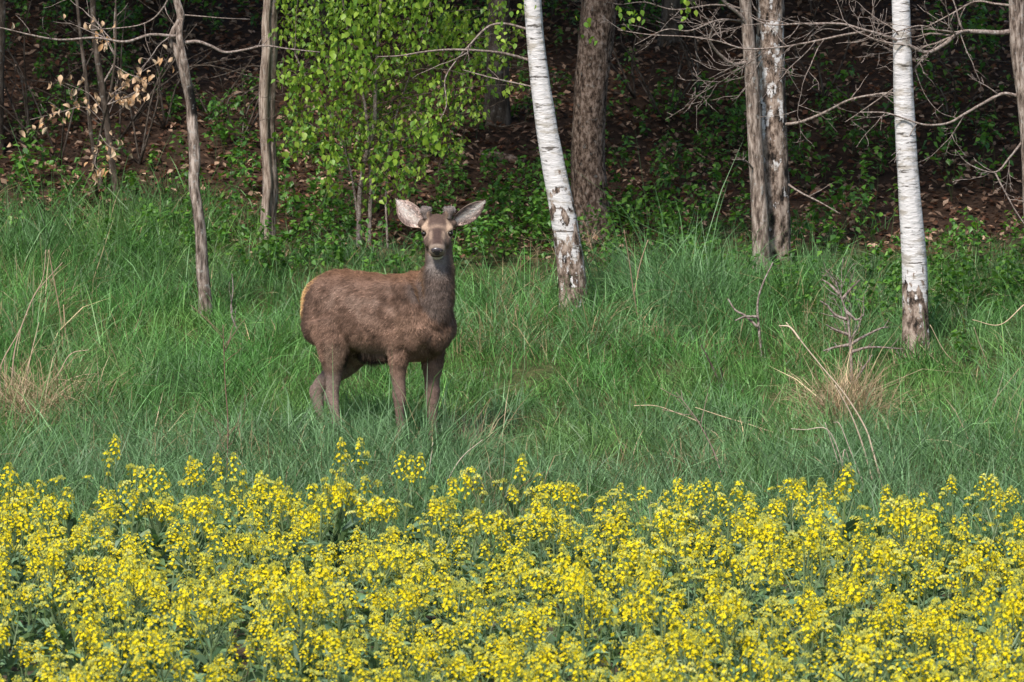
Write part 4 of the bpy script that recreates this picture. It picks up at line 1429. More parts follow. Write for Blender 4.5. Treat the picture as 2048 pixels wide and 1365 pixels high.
def herb(mb, p, hgt, r, cols, nl, ls, stem=True):
    """upright leafy shoot: bent stem with leaf pairs"""
    top = p + np.array([r.normal(0, 0.12) * hgt, r.normal(0, 0.12) * hgt, hgt])
    mid = (p + top) / 2 + np.array([r.normal(0, 0.05) * hgt, 0, 0])
    pth = smooth_path([p, mid, top], 8)
    if stem:
        V, T = tube(pth, np.linspace(0.004, 0.0015, 8), 3, False)
        mb.add(V, T, (0.06, 0.075, 0.03))
    f = 0.25 + 0.75 * r.random(nl) ** 0.7
    q = np.stack([np.interp(f * 7, np.arange(8), pth[:, k]) for k in range(3)], -1)
    sp = hgt * 0.30 * (1.15 - f)
    az = r.uniform(0, 6.28, nl)
    q = q + np.stack([np.cos(az) * sp, np.sin(az) * sp, r.normal(0, 0.03, nl)], -1)
    leaf_batch(mb, q, ls * r.uniform(0.7, 1.3, nl), cols, r, SIMPLE_LEAF, (-1.1, 0.3), colvar=0.2)


UC = [(0.075, 0.19, 0.030), (0.10, 0.235, 0.035), (0.055, 0.15, 0.03), (0.13, 0.27, 0.04)]
mb = MB()
n = 3000
x = r.uniform(-6.5, 6.5, n)
y = np.interp(x, [-2, 0.5, 2.0], [52.6, 51.9, 50.9]) + 10.2 * r.random(n) ** 1.3
y = y + 0.9 * vnoise(x, y * 0 + 3.3, 0.8, 14) + 0.5
dn = vnoise(x, y, 0.9, 12) + 0.5 * vnoise(x, y, 2.2, 13)
for k in range(n):
    if dn[k] < -0.20 + 0.05 * (y[k] - 54) or r.random() < 0.12:
        continue
    hgt = r.uniform(0.10, 0.38)
    herb(mb, np.array([x[k], y[k], H(x[k], y[k])]), hgt, r, UC, int(12 + 55 * hgt), 0.046, True)
o = link('undergrowth', mb.mesh('undergrowth', M_LEAF))
tag(o, 'low green herbs and bramble leaves carpeting the woodland floor', 'undergrowth', kind='stuff')

# individual leafy bushes that stand out
bushes = [(460, 470, 0.75, 60), (440, 330, 0.55, 36), (470, 400, 0.6, 50), (1345, 420, 0.5, 40), (1400, 470, 0.5, 44), (1375, 380, 0.5, 40), (1250, 470, 0.45, 36), (1290, 500, 0.45, 36), (1340, 500, 0.4, 34), (1640, 500, 0.6, 55),
          (1690, 480, 0.6, 50), (1740, 440, 0.6, 50), (1660, 560, 0.5, 36), (1620, 400, 0.55, 44), (1760, 500, 0.5, 40), (1900, 400, 0.6, 44), (1960, 380, 0.6, 50), (1940, 520, 0.5, 36), (1900, 660, 0.55, 30), (1925, 735, 0.30, 24),
          (1040, 480, 0.5, 44), (1080, 500, 0.45, 40), (1000, 470, 0.5, 44), (950, 470, 0.4, 36), (600, 460, 0.4, 40), (640, 480, 0.4, 40), (680, 460, 0.4, 36), (350, 485, 0.25, 24), (60, 380, 0.6, 50), (20, 400, 0.5, 40), (1590, 520, 0.5, 40),
          (1480, 480, 0.4, 36), (1440, 420, 0.4, 36), (1880, 200, 0.9, 80), (1940, 150, 0.9, 90), (2000, 240, 0.9, 80), (1860, 300, 0.7, 60), (1780, 330, 0.7, 50), (1100, 440, 0.5, 44), (820, 430, 0.5, 40), (1470, 300, 0.5, 36), (1420, 260, 0.5, 40), (1680, 250, 0.7, 50), (1560, 600, 0.35, 24)]
LM = [(460, 400, 'between the crooked sapling and the ridged young tree'), (1370, 420, 'on the open litter between the conifer and the slim grey tree'), (1270, 490, 'at the foot of the thick conifer trunk'),
      (1690, 480, 'behind the dead twiggy sapling'), (1900, 400, 'behind the straight birch trunk'), (1930, 200, 'high on the slope behind the long bare boughs'), (1910, 700, 'in the grass right of the straight birch foot'),
      (1050, 470, 'left of the leaning birch'), (640, 470, 'below the leafy shrub crown'), (40, 390, 'under the dark trunk of the left thicket'), (1570, 560, 'at the foot of the rough birch'), (350, 485, 'in the grass left of the crooked sapling'), (1440, 280, 'on the dark slope left of the slim grey tree'), (820, 430, 'behind the deer head')]
BG = 'leafy bramble and sapling shoots at the wood edge'
for k, (px, py, hgt, nl) in enumerate(bushes):
    D = hit(px, py)
    p = P(px, py, D)
    p[2] = H(p[0], p[1]) - 0.01
    mb = MB()
    m = 3 if nl > 30 else 2
    for q in range(m):
        herb(mb, p + np.array([r.normal(0, 0.05), r.normal(0, 0.05), 0]), hgt * r.uniform(0.6, 1.05), r, UC[1:], int(nl / m * 1.5), 0.058)
    o = link('leafy_shoot', mb.mesh('leafy_shoot', M_LEAF, False, p), None, p)
    near_ = min(LM, key=lambda q_: math.hypot(q_[0] - px, 1.3 * (q_[1] - py)))[2]
    tag(o, 'fresh green leafy shoot ' + near_, 'plant', BG)

# dead twig tangle in the gloom
for k, (px, py, L) in enumerate([(120, 330, 1.5), (280, 330, 1.3), (60, 300, 1.6), (330, 260, 1.2), (240, 280, 1.4), (420, 240, 1.2), (900, 250, 1.0), (1270, 200, 1.2), (1400, 190, 1.3), (1330, 250, 1.0), (1650, 200, 1.2), (1760, 240, 1.1), (1900, 260, 1.0), (480, 300, 1.0)]):
    D = hit(px, py)
    p = P(px, py, D)
    p[2] = H(p[0], p[1])
    segs = []
    for q in range(4):
        d = np.array([r.normal(0, 0.7), r.normal(0, 0.3), 0.9])
        d /= np.linalg.norm(d)
        grow(smooth_path([p, p + d * L * 0.5 + r.normal(0, 0.08, 3), p + d * L * r.uniform(0.7, 1.1) + np.array([r.normal(0, 0.3), 0, -0.2])], 10), 0.009, 0.003, r, 1, 2, segs, 3.0)
    mb = MB()
    for pts, rd in segs:
        V, T = tube(pts, rd, 4)
        mb.add(V, T)
    o = link('dead_brushwood', mb.mesh('dead_brushwood', M_DARKBARK, True, p), None, p)
    tag(o, 'tangle of bare brown twigs ' + ('in the left thicket' if px < 500 else 'beside the leafy shrub' if px < 1000 else 'right of the conifer trunk' if px < 1500 else 'behind the bare boughs'), 'brushwood', 'bare brushwood in the dark wood')
# fallen logs
for k, (pa, pb_, rad_, lab) in enumerate([((960, 318), (1050, 332), 0.045, 'fallen rotten log lying in the leaf litter left of the conifer'), ((1170, 500), (1250, 458), 0.014, 'thin fallen branch leaning in the grass behind the leaning birch')]):
    D = hit(pa[0], pa[1])
    D2_ = hit(pb_[0], pb_[1])
    a, b = P(pa[0], pa[1], D), P(pb_[0], pb_[1], D2_)
    a[2] = max(a[2], H(a[0], a[1])) + rad_ * 0.5
    b[2] = max(b[2], H(b[0], b[1])) + rad_ * 0.5
    V, T = tube(smooth_path([a, (a + b) / 2 + np.array([0, 0, 0.01]), b], 14), np.linspace(rad_, rad_ * 0.7, 14), 10, True, trunk_disp(0.15, 4, k))
    o = link('fallen_log', make_mesh('fallen_log', V - a, T, M_PINE, smooth=True), None, a)
    tag(o, lab, 'log')

# ------------------------------------------------------------------ meadow grass
def blades(p, L, W, az, lean, curve, cb, ct, r, nseg=3):
    n = len(p)
    hd_ = np.stack([np.cos(az), np.sin(az), 0 * az], -1)
    sz = r.uniform(0, 6.28, n)
    sv = np.stack([np.cos(sz), np.sin(sz) * 0.5, 0.2 * r.normal(size=n)], -1)
    Vs, Cs = [], []
    for k in range(nseg + 1):
        s = k / nseg
        h = L * (s * np.sin(lean) + curve * s * s)
        z = L * (s * np.cos(lean) - 0.55 * curve * s * s * s)
        c = p + hd_ * h[:, None] + UP[None] * z[:, None]
        w = W * (1 - 0.35 * s) if k < nseg else 0 * W
        f = s
        col = cb * (1 - f) + ct * f
        if k < nseg:
            Vs += [c - sv * w[:, None], c + sv * w[:, None]]
            Cs += [col, col]
        else:
            Vs.append(c)
            Cs.append(col)
    m = 2 * nseg + 1
    V = np.stack(Vs, 1).reshape(-1, 3)
    C = np.stack(Cs, 1).reshape(-1, 3)
    T = []
    for k in range(nseg - 1):
        a = 2 * k
        T += [(a, a + 1, a + 3), (a, a + 3, a + 2)]
    a = 2 * (nseg - 1)
    T.append((a, a + 1, a + 2))
    T = (np.arange(n)[:, None, None] * m + np.array(T)[None]).reshape(-1, 3)
    return V, T, C


r = np.random.default_rng(99)
nt_ = 9600
tx = r.uniform(-5.2, 5.2, nt_)
ty = 44.2 + 12.0 * r.random(nt_) ** 1.1
edge = np.interp(tx, [-4, -2.4, -1.6, -0.5, 0.6, 1.6, 4], [55.4, 54.8, 53.0, 52.3, 51.8, 53.0, 52.4]) + 1.3 * vnoise(tx, ty, 0.75, 41)
kp = r.random(nt_) < (1 - smoothstep(-1.8, 1.6, ty - edge))
tx, ty = tx[kp], ty[kp]
nt_ = len(tx)
per = r.integers(12, 26, nt_)
ti = np.repeat(np.arange(nt_), per)
n = len(ti)
spread = np.repeat(r.uniform(0.03, 0.09, nt_), per)
bx = tx[ti] + r.normal(0, 1, n) * spread
by = ty[ti] + r.normal(0, 1, n) * spread
n1 = vnoise(bx, by, 0.55, 51)
n2 = vnoise(bx, by, 1.7, 52)
n3 = vnoise(bx, by, 4.5, 53)
tall = 0.27 * (1 + 0.35 * n1 + 0.25 * n2)
tall *= 1 + 1.0 * np.exp(-(((bx - 1.25) / 0.75) ** 2 + ((by - 51.4) / 0.9) ** 2))       # tall tussocks right of the leaning birch
tall *= 1 + 0.35 * np.exp(-(((bx + 3.0) / 0.8) ** 2 + ((by - 53.0) / 1.2) ** 2))
tall *= 1 + 0.30 * np.exp(-(((bx + 0.8) / 0.9) ** 2 + ((by - 46.8) / 0.7) ** 2))      # deep round the deer's legs
tall *= 1 - 0.40 * smoothstep(51.6, 53.8, by) * (bx > -2.2)
tall *= 1 + 0.55 * np.exp(-(((bx + 0.62) / 0.35) ** 2 + ((by - 46.7) / 0.4) ** 2))
L = tall * np.exp(r.normal(0, 0.28, n)) * np.repeat(np.exp(r.normal(0, 0.18, nt_)), per)
az0 = np.repeat(r.uniform(0, 6.28, nt_), per)
az = np.where(r.random(n) < 0.5, az0 + r.normal(0, 0.6, n), r.uniform(0, 6.28, n))
lean = np.clip(r.normal(0.34, 0.24, n), 0.0, 1.1)
curve = np.clip(r.normal(0.42, 0.28, n), 0.0, 1.1)
# colours: fresh green above, blue-grey green towards the field, straw here and there
g1 = np.array([0.092, 0.225, 0.055])
g2 = np.array([0.132, 0.238, 0.108])
g3 = np.array([0.170, 0.310, 0.075])
fb = smoothstep(48.8, 46.0, by + 0.8 * n1)
fb = np.clip(fb + 0.5 * (n2 > 0.25), 0, 1)
ct = g1[None] * (1 - fb[:, None]) + g2[None] * fb[:, None]
fy = np.clip(np.repeat(vnoise(tx, ty, 2.6, 54), per) - 0.15, 0, 1)[:, None]
ct = ct * (1 - fy) + g3[None] * fy
mound = np.exp(-(((bx - 1.25) / 0.75) ** 2 + ((by - 51.3) / 0.9) ** 2))[:, None]
ct = ct * (1 - 0.6 * mound) + np.array([[0.140, 0.260, 0.120]]) * 0.6 * mound
ct = ct * np.exp(r.normal(0, 0.34, n))[:, None] * np.repeat(np.exp(r.normal(0, 0.14, nt_)), per)[:, None]
ct = ct * (1 - 0.28 * smoothstep(50.8, 53.0, by))[:, None]  # blades towards the wood coloured darker, standing in for the shade there
dry = r.random(n) < (0.018 + 0.16 * (vnoise(bx, by, 0.9, 55) > 0.55) + 0.06 * (n3 > 0.6))
ct = np.where(dry[:, None], np.array([[0.36, 0.27, 0.155]]) * np.exp(r.normal(0, 0.25, n))[:, None], ct)
cb = ct * np.array([[0.80, 0.80, 0.75]])
W = r.uniform(0.0018, 0.0040, n)
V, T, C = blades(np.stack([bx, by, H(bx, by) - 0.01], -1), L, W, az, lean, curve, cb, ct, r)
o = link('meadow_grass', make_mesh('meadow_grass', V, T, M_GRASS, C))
tag(o, 'long green grass covering the bank around the deer', 'grass', kind='stuff')

# flattened straw patches
r = np.random.default_rng(123)
STR = np.array([[0.40, 0.29, 0.17], [0.50, 0.38, 0.24], [0.33, 0.22, 0.13]])


def straw_patch(px, py, rx, n, L, label, up=0.5, ry=None):
    D = hit(px, py)
    c = P(px, py, D)
    c[2] = H(c[0], c[1])
    x = c[0] + r.normal(0, rx, n)
    y = c[1] + r.normal(0, ry or rx, n)
    cc = STR[r.integers(0, 3, n)] * np.exp(r.normal(0, 0.25, n))[:, None]
    V, T, C = blades(np.stack([x, y, H(x, y) - 0.01], -1), L * np.exp(r.normal(0, 0.3, n)), r.uniform(0.0015, 0.003, n), r.uniform(0, 6.28, n), np.clip(r.normal(up, 0.35, n), 0, 1.4), np.clip(r.normal(0.5, 0.3, n), 0, 1), cc * 0.8, cc, r)
    o = link('dry_grass_tuft', make_mesh('dry_grass_tuft', V - c, T, M_STRAW, C), None, c)
    tag(o, label, 'dry grass', 'tufts of dead straw in the grass')


straw_patch(930, 915, 0.09, 340, 0.32, 'small tuft of pale dead straw in the grass in front of the deer')
straw_patch(1700, 850, 0.11, 1000, 0.40, 'large tuft of dead straw round the foot of the dead sapling', 0.35)
straw_patch(55, 850, 0.17, 1000, 0.44, 'broad tuft of dead straw at the foot of the dead stalk bundle', 0.6)
straw_patch(500, 710, 0.05, 90, 0.18, 'thin tuft of bleached straw behind the deer')
straw_patch(1840, 725, 0.10, 120, 0.16, 'sparse straw round the foot of the straight birch')
straw_patch(1570, 900, 0.18, 200, 0.22, 'flattened straw patch between the seeded stalk and the leaning reeds', 1.0)
straw_patch(300, 885, 0.25, 220, 0.26, 'flattened straw patch behind the tall left rapeseed plants', 1.1)
straw_patch(740, 980, 0.14, 170, 0.22, 'dead straw tuft among the rapeseed edge below the deer', 0.8)
straw_patch(120, 560, 0.25, 220, 0.22, 'dead straw patch on the upper bank by the tall dead reeds', 0.8)
straw_patch(1900, 620, 0.22, 200, 0.24, 'dead straw patch behind the straight birch', 0.8)
straw_patch(2020, 960, 0.10, 90, 0.2, 'dead straw tuft at the field edge below the bare-bough tree', 0.9)
straw_patch(1170, 520, 0.15, 120, 0.3, 'dead straw hanging by the foot of the leaning birch', 0.7)

# ------------------------------------------------------------------ dead stalks and twigs standing in the grass
def stalks(name, label, cat, lines, basepx, mat=None, col=(0.45, 0.34, 0.22), r0=0.004, r1=0.0015, twig=0.0, seed=0, depth=0.1, lev=2, group=None):
    r = np.random.default_rng(500 + seed)
    D = hit(*basepx)
    c = P(basepx[0], basepx[1], D)
    c[2] = H(c[0], c[1])
    o = None
    root = None
    meshes = []
    for k, ln in enumerate(lines):
        pth = pixpath(ln, D, r.uniform(-depth, depth), max(12, len(ln) * 6))
        if abs(ln[0][1] - basepx[1]) < 30:
            pth[0][2] = min(pth[0][2], H(pth[0][0], pth[0][1]))
        segs = []
        if twig > 0:
            grow(pth, r0, r1, r, 0, lev, segs, twig)
        else:
            segs = [(pth, np.linspace(r0 * 1.2, r1 * 1.2, len(pth)))]
        mb = MB()
        for p_, rd in segs:
            V, T = tube(p_, rd, 6 if rd[0] > 0.008 else 4)
            mb.add(V, T, np.array(col) * math.exp(r.normal(0, 0.15)))
        meshes.append(mb.mesh('stalk', mat or M_STRAW, True, c))
    if len(meshes) == 1:
        o = link(name, meshes[0], None, c)
        return tag(o, label, cat, group), D, c
    o = empty(name, c, label, cat, group)
    for m in meshes:
        link('stalk', m, o)
    return o, D, c


stalks('dead_reed', 'pair of long pale dead reeds leaning left over the field edge', 'reeds',
       [[(1768, 985), (1745, 900), (1730, 855), (1690, 790), (1640, 730), (1600, 680), (1572, 645)], [(1752, 985), (1725, 890), (1700, 825), (1670, 770)], [(1600, 680), (1580, 655), (1558, 652)]], (1765, 985), r0=0.006, r1=0.003, seed=1, col=(0.52, 0.40, 0.29))
stalks('dead_reed', 'cluster of thin pale dead stems left of the long leaning reeds', 'reeds',
       [[(1690, 985), (1682, 920), (1655, 860), (1610, 860), (1582, 858)], [(1730, 975), (1700, 900), (1680, 850), (1667, 845)], [(1690, 970), (1670, 905), (1650, 845)], [(1684, 930), (1690, 900), (1704, 945)]], (1690, 985), r0=0.004, r1=0.002, seed=2, col=(0.50, 0.40, 0.31))
stalks('dead_reed', 'tall straight dead reeds standing alone on the left bank', 'reeds',
       [[(127, 715), (122, 640), (108, 560), (97, 500)], [(132, 680), (129, 640), (127, 610)]], (127, 715), r0=0.006, r1=0.003, seed=3, col=(0.42, 0.30, 0.18))
stalks('dead_stalk_bundle', 'bundle of dead bent stalks sprawling out of the grass', 'dead stalks',
       [[(20, 820), (30, 700), (60, 610), (85, 560), (92, 500)], [(10, 820), (0, 740), (40, 660), (70, 590), (125, 525)], [(60, 815), (110, 760), (140, 710), (178, 700)], [(70, 815), (120, 770), (160, 752), (192, 748)], [(40, 820), (60, 720), (78, 645)],
        [(80, 815), (100, 780), (128, 730)], [(30, 820), (28, 760), (26, 720)], [(55, 820), (40, 760), (20, 735)], [(12, 820), (10, 770), (9, 720)]], (50, 830), r0=0.005, r1=0.002, seed=4, col=(0.46, 0.33, 0.23))
stalks('seeded_weed_stalk', 'dead brown weed stalk with tiny seed heads near the deer tail', 'dead stalk',
       [[(453, 965), (456, 850), (450, 760), (446, 650)]], (453, 970), r0=0.005, r1=0.002, twig=9.0, seed=5, col=(0.22, 0.12, 0.09), lev=1)
stalks('seeded_weed_stalk', 'dead reddish weed stalk leaning left with branched seed plume', 'dead stalk',
       [[(1450, 975), (1430, 910), (1400, 850), (1372, 810), (1352, 785)]], (1450, 980), r0=0.005, r1=0.002, twig=9.0, seed=6, col=(0.36, 0.25, 0.20), lev=1)
stalks('dead_reed', 'fallen pale reed arching over the grass by the seeded plume', 'reeds', [[(1400, 845), (1350, 825), (1310, 812), (1268, 812)], [(1560, 870), (1500, 850), (1450, 835), (1390, 815)]], (1480, 880), r0=0.004, r1=0.002, seed=7)
stalks('bare_twig', 'forked bare grey twig standing in the tall grass before the slim grey tree', 'twig',
       [[(1523, 720), (1518, 660), (1515, 610), (1525, 570), (1546, 525)], [(1516, 655), (1490, 632), (1470, 620), (1456, 598)], [(1514, 634), (1490, 634), (1470, 642)]], (1523, 725), M_TWIG, r0=0.009, r1=0.004, seed=8)
stalks('dead_sapling', 'dead twiggy little sapling standing in straw before the straight birch', 'dead sapling',
       [[(1705, 800), (1702, 720), (1696, 640), (1684, 600), (1672, 565)], [(1700, 690), (1725, 675), (1760, 658), (1775, 655)], [(1702, 705), (1740, 695), (1805, 698)], [(1695, 640), (1670, 630), (1655, 612), (1640, 602)], [(1697, 670), (1670, 660), (1652, 650)], [(1700, 690), (1670, 695), (1645, 703)],
        [(1690, 620), (1712, 640), (1728, 630)], [(1705, 770), (1725, 740), (1745, 710)], [(1684, 600), (1700, 580), (1720, 560)], [(1680, 590), (1660, 570), (1645, 560)]], (1705, 820), M_TWIG, r0=0.012, r1=0.004, twig=10.0, seed=9)
stalks('bare_twig', 'dark dead twig in the grass below the leaning birch side', 'twig', [[(1450, 790), (1432, 750), (1415, 715), (1402, 690)], [(1440, 765), (1444, 750), (1441, 735)]], (1450, 800), M_DARKBARK, r0=0.008, r1=0.003, seed=10)
stalks('bare_twig', 'pale crooked twig poking from the grass beside the crooked sapling', 'twig', [[(490, 690), (470, 650), (462, 620), (466, 580), (464, 548)]], (492, 695), M_TWIG, r0=0.008, r1=0.003, seed=11, twig=4.0, lev=1)
stalks('dead_reed', 'upright thin dead stems in the tall tussock right of the leaning birch', 'reeds', [[(1280, 660), (1268, 590), (1258, 520), (1248, 460)], [(1268, 590), (1280, 530), (1296, 480)], [(1200, 690), (1205, 660), (1230, 630), (1260, 613)], [(1258, 690), (1240, 660), (1225, 645)]], (1280, 670), r0=0.004, r1=0.002, seed=12, col=(0.36, 0.24, 0.16))
stalks('dead_reed', 'slanting dead stems in the grass right of the straight birch', 'reeds', [[(1925, 738), (1890, 705), (1860, 650)], [(1910, 745), (1870, 720), (1840, 690)], [(2048, 610), (2000, 650), (1945, 640)], [(1980, 740), (1960, 690), (1948, 655)]], (1925, 745), r0=0.004, r1=0.002, seed=13)
stalks('dead_reed', 'pale dead stem standing among the rapeseed below the straw tuft', 'reeds', [[(853, 990), (860, 930), (866, 885)], [(880, 990), (920, 920), (965, 880)]], (853, 995), r0=0.004, r1=0.002, seed=14, col=(0.5, 0.42, 0.32))

# ------------------------------------------------------------------ rapeseed
PET = np.array([(0.84, 0.68, 0.010), (0.80, 0.62, 0.008), (0.86, 0.73, 0.015)])
BUD = np.array([(0.42, 0.42, 0.070), (0.31, 0.35, 0.075), (0.55, 0.51, 0.06)])
RL = np.array([(0.110, 0.195, 0.095), (0.090, 0.165, 0.088), (0.140, 0.225, 0.115), (0.135, 0.215, 0.080)])
OCT = np.array([(1.1, 0, -0.5), (-0.55, 0.95, -0.5), (-0.55, -0.95, -0.5), (0, 0, 1.5)], float)
OCTT = np.array([(0, 1, 3), (1, 2, 3), (2, 0, 3), (1, 0, 2)])


def flower_head(r, nf, nb, h):
    """raceme about +Z from z=0 to h: dome of buds over open four-petalled flowers"""
    mb = MB()
    V, T = tube([(0, 0, -0.02), (0, 0, h * 0.5), (0, 0, h * 0.95)], [0.0028, 0.0024, 0.0015], 3, False)
    mb.add(V, T, (0.14, 0.20, 0.05), 0)
    f = np.sort(r.random(nf))
    z = h * (0.12 + 0.75 * f)
    rad = (0.044 - 0.020 * f) * r.uniform(0.65, 1.2, nf)
    az = np.arange(nf) * 2.4 + r.uniform(-0.5, 0.5, nf)
    o = np.stack([np.cos(az), np.sin(az), 0 * az], -1)
    c = o * rad[:, None] + UP[None] * (z + 0.010)[:, None]
    nrm = o * 0.75 + UP[None] * r.uniform(0.35, 1.0, nf)[:, None]
    nrm /= np.linalg.norm(nrm, axis=1)[:, None]
    s = np.cross(nrm, UP[None])
    s /= np.linalg.norm(s, axis=1)[:, None] + 1e-6
    t = np.cross(nrm, s)
    size = r.uniform(0.0068, 0.0100, nf)[:, None]
    pc = PET[r.integers(0, 3, nf)] * np.exp(r.normal(0, 0.07, nf))[:, None]
    rot = r.uniform(0, 1.57, nf)
    for k in range(4):
        a = rot + k * math.pi / 2
        d = s * np.cos(a)[:, None] + t * np.sin(a)[:, None]
        e = -s * np.sin(a)[:, None] + t * np.cos(a)[:, None]
        V = np.stack([c, c + d * size * 0.75 - e * size * 0.52 + nrm * size * 0.2, c + d * size * 1.12 + nrm * size * 0.12, c + d * size * 0.75 + e * size * 0.52 + nrm * size * 0.2], 1).reshape(-1, 3)
        T = (np.arange(nf)[:, None] * 4 + np.array([[0, 1, 2, 3]]))
        mb.add(V, T, np.repeat(pc, 4, 0), 1)
    # pedicels of the lower flowers
    ax0 = UP[None] * z[:, None] - UP[None] * 0.012
    V = np.stack([ax0, ax0 + s * 0.0015, c], 1).reshape(-1, 3)
    mb.add(V, np.arange(nf * 3).reshape(-1, 3), (0.15, 0.22, 0.05), 0)
    zz = h * (0.82 + 0.24 * r.random(nb))
    rb = 0.024 * np.sqrt(r.random(nb)) * (1.25 - 0.75 * (zz / h - 0.82) / 0.24)
    ab = r.uniform(0, 6.28, nb)
    cb = np.stack([np.cos(ab) * rb, np.sin(ab) * rb, zz], -1)
    V = (cb[:, None] + OCT[None] * r.uniform(0.0035, 0.0055, nb)[:, None, None]).reshape(-1, 3)
    T = (np.arange(nb)[:, None, None] * 4 + OCTT[None]).reshape(-1, 3)
    mb.add(V, T, np.repeat(BUD[r.integers(0, 3, nb)] * np.exp(r.normal(0, 0.15, nb))[:, None], 4, 0), 0)
    return mb


RLEAF = (np.array([(0, 0, 0), (-0.11, 0.3, 0.04), (0, 0.33, -0.02), (0.12, 0.3, 0.05), (-0.15, 0.65, 0.0), (0, 0.68, -0.08), (0.14, 0.62, 0.03), (0, 1.0, -0.24)]),
         np.array([(0, 2, 1), (0, 3, 2), (1, 2, 5), (1, 5, 4), (2, 3, 6), (2, 6, 5), (4, 5, 7), (5, 6, 7)]))
heads = []
for k in range(12):
    r = np.random.default_rng(700 + k)
    if k < 7:
        heads.append(flower_head(r, int(r.integers(13, 32)), int(r.integers(22, 34)), r.uniform(0.085, 0.155)))
    else:
        heads.append(flower_head(r, int(r.integers(1, 5)), int(r.integers(28, 42)), r.uniform(0.04, 0.075)))
head_meshes = [h.mesh('flower_head', [M_RGREEN, M_PETAL]) for h in heads]


def rape_plant(seed):
    """plant of unit (metre) scale about 0.62 m tall: stem, leaves, list of (head index, position, tilt)"""
    r = np.random.default_rng(800 + seed)
    hgt = r.uniform(0.40, 0.52)
    st = MB()
    lean = r.normal(0, 0.05, 2)
    main = smooth_path([(0, 0, -0.02), (lean[0] * 0.4, lean[1] * 0.4, hgt * 0.5), (lean[0], lean[1], hgt)], 7)
    V, T = tube(main, np.linspace(0.008, 0.004, 7), 5, False)
    st.add(V, T, (0.16, 0.22, 0.09))
    hs = [(int(r.integers(0, 8)), main[-1], (0, 0))]
    nb = int(r.integers(4, 7))
    for k in range(nb):
        f = r.uniform(0.40, 0.85)
        p0 = np.array([np.interp(f * 6, np.arange(7), main[:, q]) for q in range(3)])
        a = k * 2.4 + r.uniform(-0.4, 0.4)
        ln = r.uniform(0.12, 0.26)
        d = np.array([math.cos(a) * 0.55, math.sin(a) * 0.55, 0.85])
        p1 = p0 + d * ln * 0.6
        p2 = p0 + d * ln + np.array([0, 0, 0.03])
        p2[2] = min(p2[2], hgt + 0.02)
        V, T = tube(smooth_path([p0, p1, p2], 5), np.linspace(0.0045, 0.0025, 5), 3, False)
        st.add(V, T, (0.15, 0.21, 0.09))
        hi = int(r.integers(0, 7)) if r.random() < 0.36 else int(r.integers(7, 12))
        hs.append((hi, p2, (r.normal(0, 0.2), r.normal(0, 0.2))))
    fo = MB()
    nl = int(r.integers(18, 26))
    f = r.uniform(0.06, 0.72, nl)
    p = np.stack([np.interp(f * 6, np.arange(7), main[:, q]) for q in range(3)], -1)
    leaf_batch(fo, p, r.uniform(0.11, 0.20, nl) * (1.2 - 0.7 * f), RL, r, RLEAF, (-0.1, 1.15), colvar=0.15)
    return st, fo, hs


plants = []
for k in range(10):
    st, fo, hs = rape_plant(k)
    plants.append((st, fo, hs, st.mesh('rapeseed_plant', M_RGREEN), fo.mesh('foliage', M_RGREEN)))


def tilt_m(t):
    return np.array(Euler((t[0], t[1], 0)).to_matrix())


plant_arr = []
for st, fo, hs, _, _ in plants:
    mb = MB()
    for src in (st, fo):
        V, T, C, M = src.arrays()
        mb.add(V, T, C, 0)
    V0, T0, C0, M0 = mb.arrays()
    Vs, Ts, Cs, Ms, o_ = [V0], [T0], [C0], [M0], len(V0)
    for hi, p, tl in hs:
        V, T, C, M = heads[hi].arrays()
        Vs.append(V @ tilt_m(tl).T + p)
        Ts.append(T + o_)
        Cs.append(C)
        Ms.append(M)
        o_ += len(V)
    plant_arr.append((np.concatenate(Vs), np.concatenate(Ts), np.concatenate(Cs), np.concatenate(Ms)))

r = np.random.default_rng(4242)
# prominent plants along the far edge: (px, py) of their tops
tops = [(232, 892), (98, 932), (15, 930), (390, 930), (490, 932), (150, 945), (675, 900), (655, 925), (798, 918), (900, 948), (975, 938), (1018, 926), (1060, 970), (1095, 975), (1190, 955), (1250, 962), (1325, 955), (1395, 958),
        (1470, 965), (1570, 955), (1590, 985), (1675, 968), (1745, 985), (1830, 990), (1915, 968), (1985, 962), (2035, 980), (1430, 985), (330, 955), (520, 955), (590, 975), (710, 925), (1210, 975), (1130, 990), (270, 925), (45, 960)]
spots = []
for px, py in tops:
    # the plant stands on the field edge; its top is at the pixel
    D = r.uniform(43.3, 44.3)
    t = P(px, py, D)
    g = H(t[0], t[1])
    spots.append((t[0], t[1], float(np.clip((t[2] - g) / 0.58, 0.75, 1.5)), True))
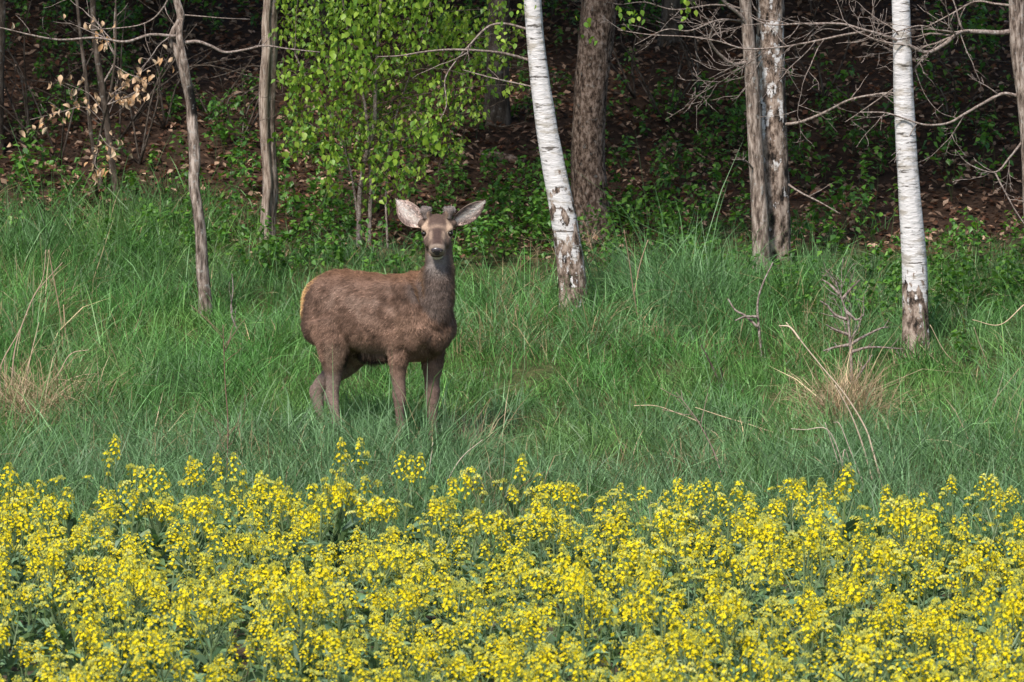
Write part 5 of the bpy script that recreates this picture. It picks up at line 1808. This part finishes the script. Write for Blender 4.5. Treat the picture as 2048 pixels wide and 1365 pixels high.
# rows of the field
cell = 0.29
for yy in np.arange(32.0, 43.75, cell):
    for xx in np.arange(-4.6, 4.6, cell):
        x = xx + r.uniform(-0.14, 0.14)
        y = yy + r.uniform(-0.14, 0.14)
        if abs(x) > y * 0.0735 + 0.9:
            continue
        dn = vnoise(np.array([x]), np.array([y]), 0.9, 61)[0]
        if r.random() < 0.10 + 0.22 * max(0, -dn) + 0.35 * max(0.0, (y - 43.0) / 0.7):
            continue
        spots.append((x, y, float((0.98 + 0.15 * dn) * math.exp(r.normal(0, 0.13))), False))
order = sorted(range(len(spots)), key=lambda k: (not spots[k][3], spots[k][1]))
# individuals: the prominent edge plants, then those inside the frame that show largest (nearest)
ind = []
for k in order:
    x, y, s, ed = spots[k]
    t = (CAM_Z - 0.6 * s) / y * FPX - 318
    vis = ed or (t < 1390 and abs(x) < y * 0.0722)
    if vis and len(ind) < 300:
        ind.append(k)
indset = set(ind)
for k in ind:
    x, y, s, ed = spots[k]
    st, fo, hs, ms, mf_ = plants[r.integers(0, 10)]
    o = link('rapeseed_plant', ms, None, (x, y, H(x, y)))
    o.rotation_euler = (r.normal(0, 0.05), r.normal(0, 0.05), r.uniform(0, 6.28))
    o.scale = (min(s, 1.08), min(s, 1.08), s)
    tag(o, 'tall yellow rapeseed plant standing out against the grass at the field edge' if ed else 'rapeseed plant with yellow flower heads deep inside the flowering field', 'rapeseed', 'rapeseed plants along the grass edge' if ed else 'rapeseed plants of the flowering field')
    link('foliage', mf_, o)
    for hi, p, tl in hs:
        h = link('flower_head', head_meshes[hi], o, p)
        h.rotation_euler = (tl[0], tl[1], 0)
mbs = MB()
for k in range(len(spots)):
    if k in indset:
        continue
    x, y, s, ed = spots[k]
    V, T, C, M = plant_arr[r.integers(0, 10)]
    Rm = np.array(Euler((r.normal(0, 0.05), r.normal(0, 0.05), r.uniform(0, 6.28))).to_matrix())
    Vw = (V * s) @ Rm.T + np.array([x, y, H(x, y)])
    mbs.V.append(Vw)
    mbs.T.append(T + mbs.n)
    mbs.C.append(C)
    mbs.M.append(M)
    mbs.n += len(Vw)
o = link('rapeseed_field', mbs.mesh('rapeseed_field', [M_RGREEN, M_PETAL]))
tag(o, 'dense yellow flowering rapeseed crop filling the field', 'rapeseed', kind='stuff')
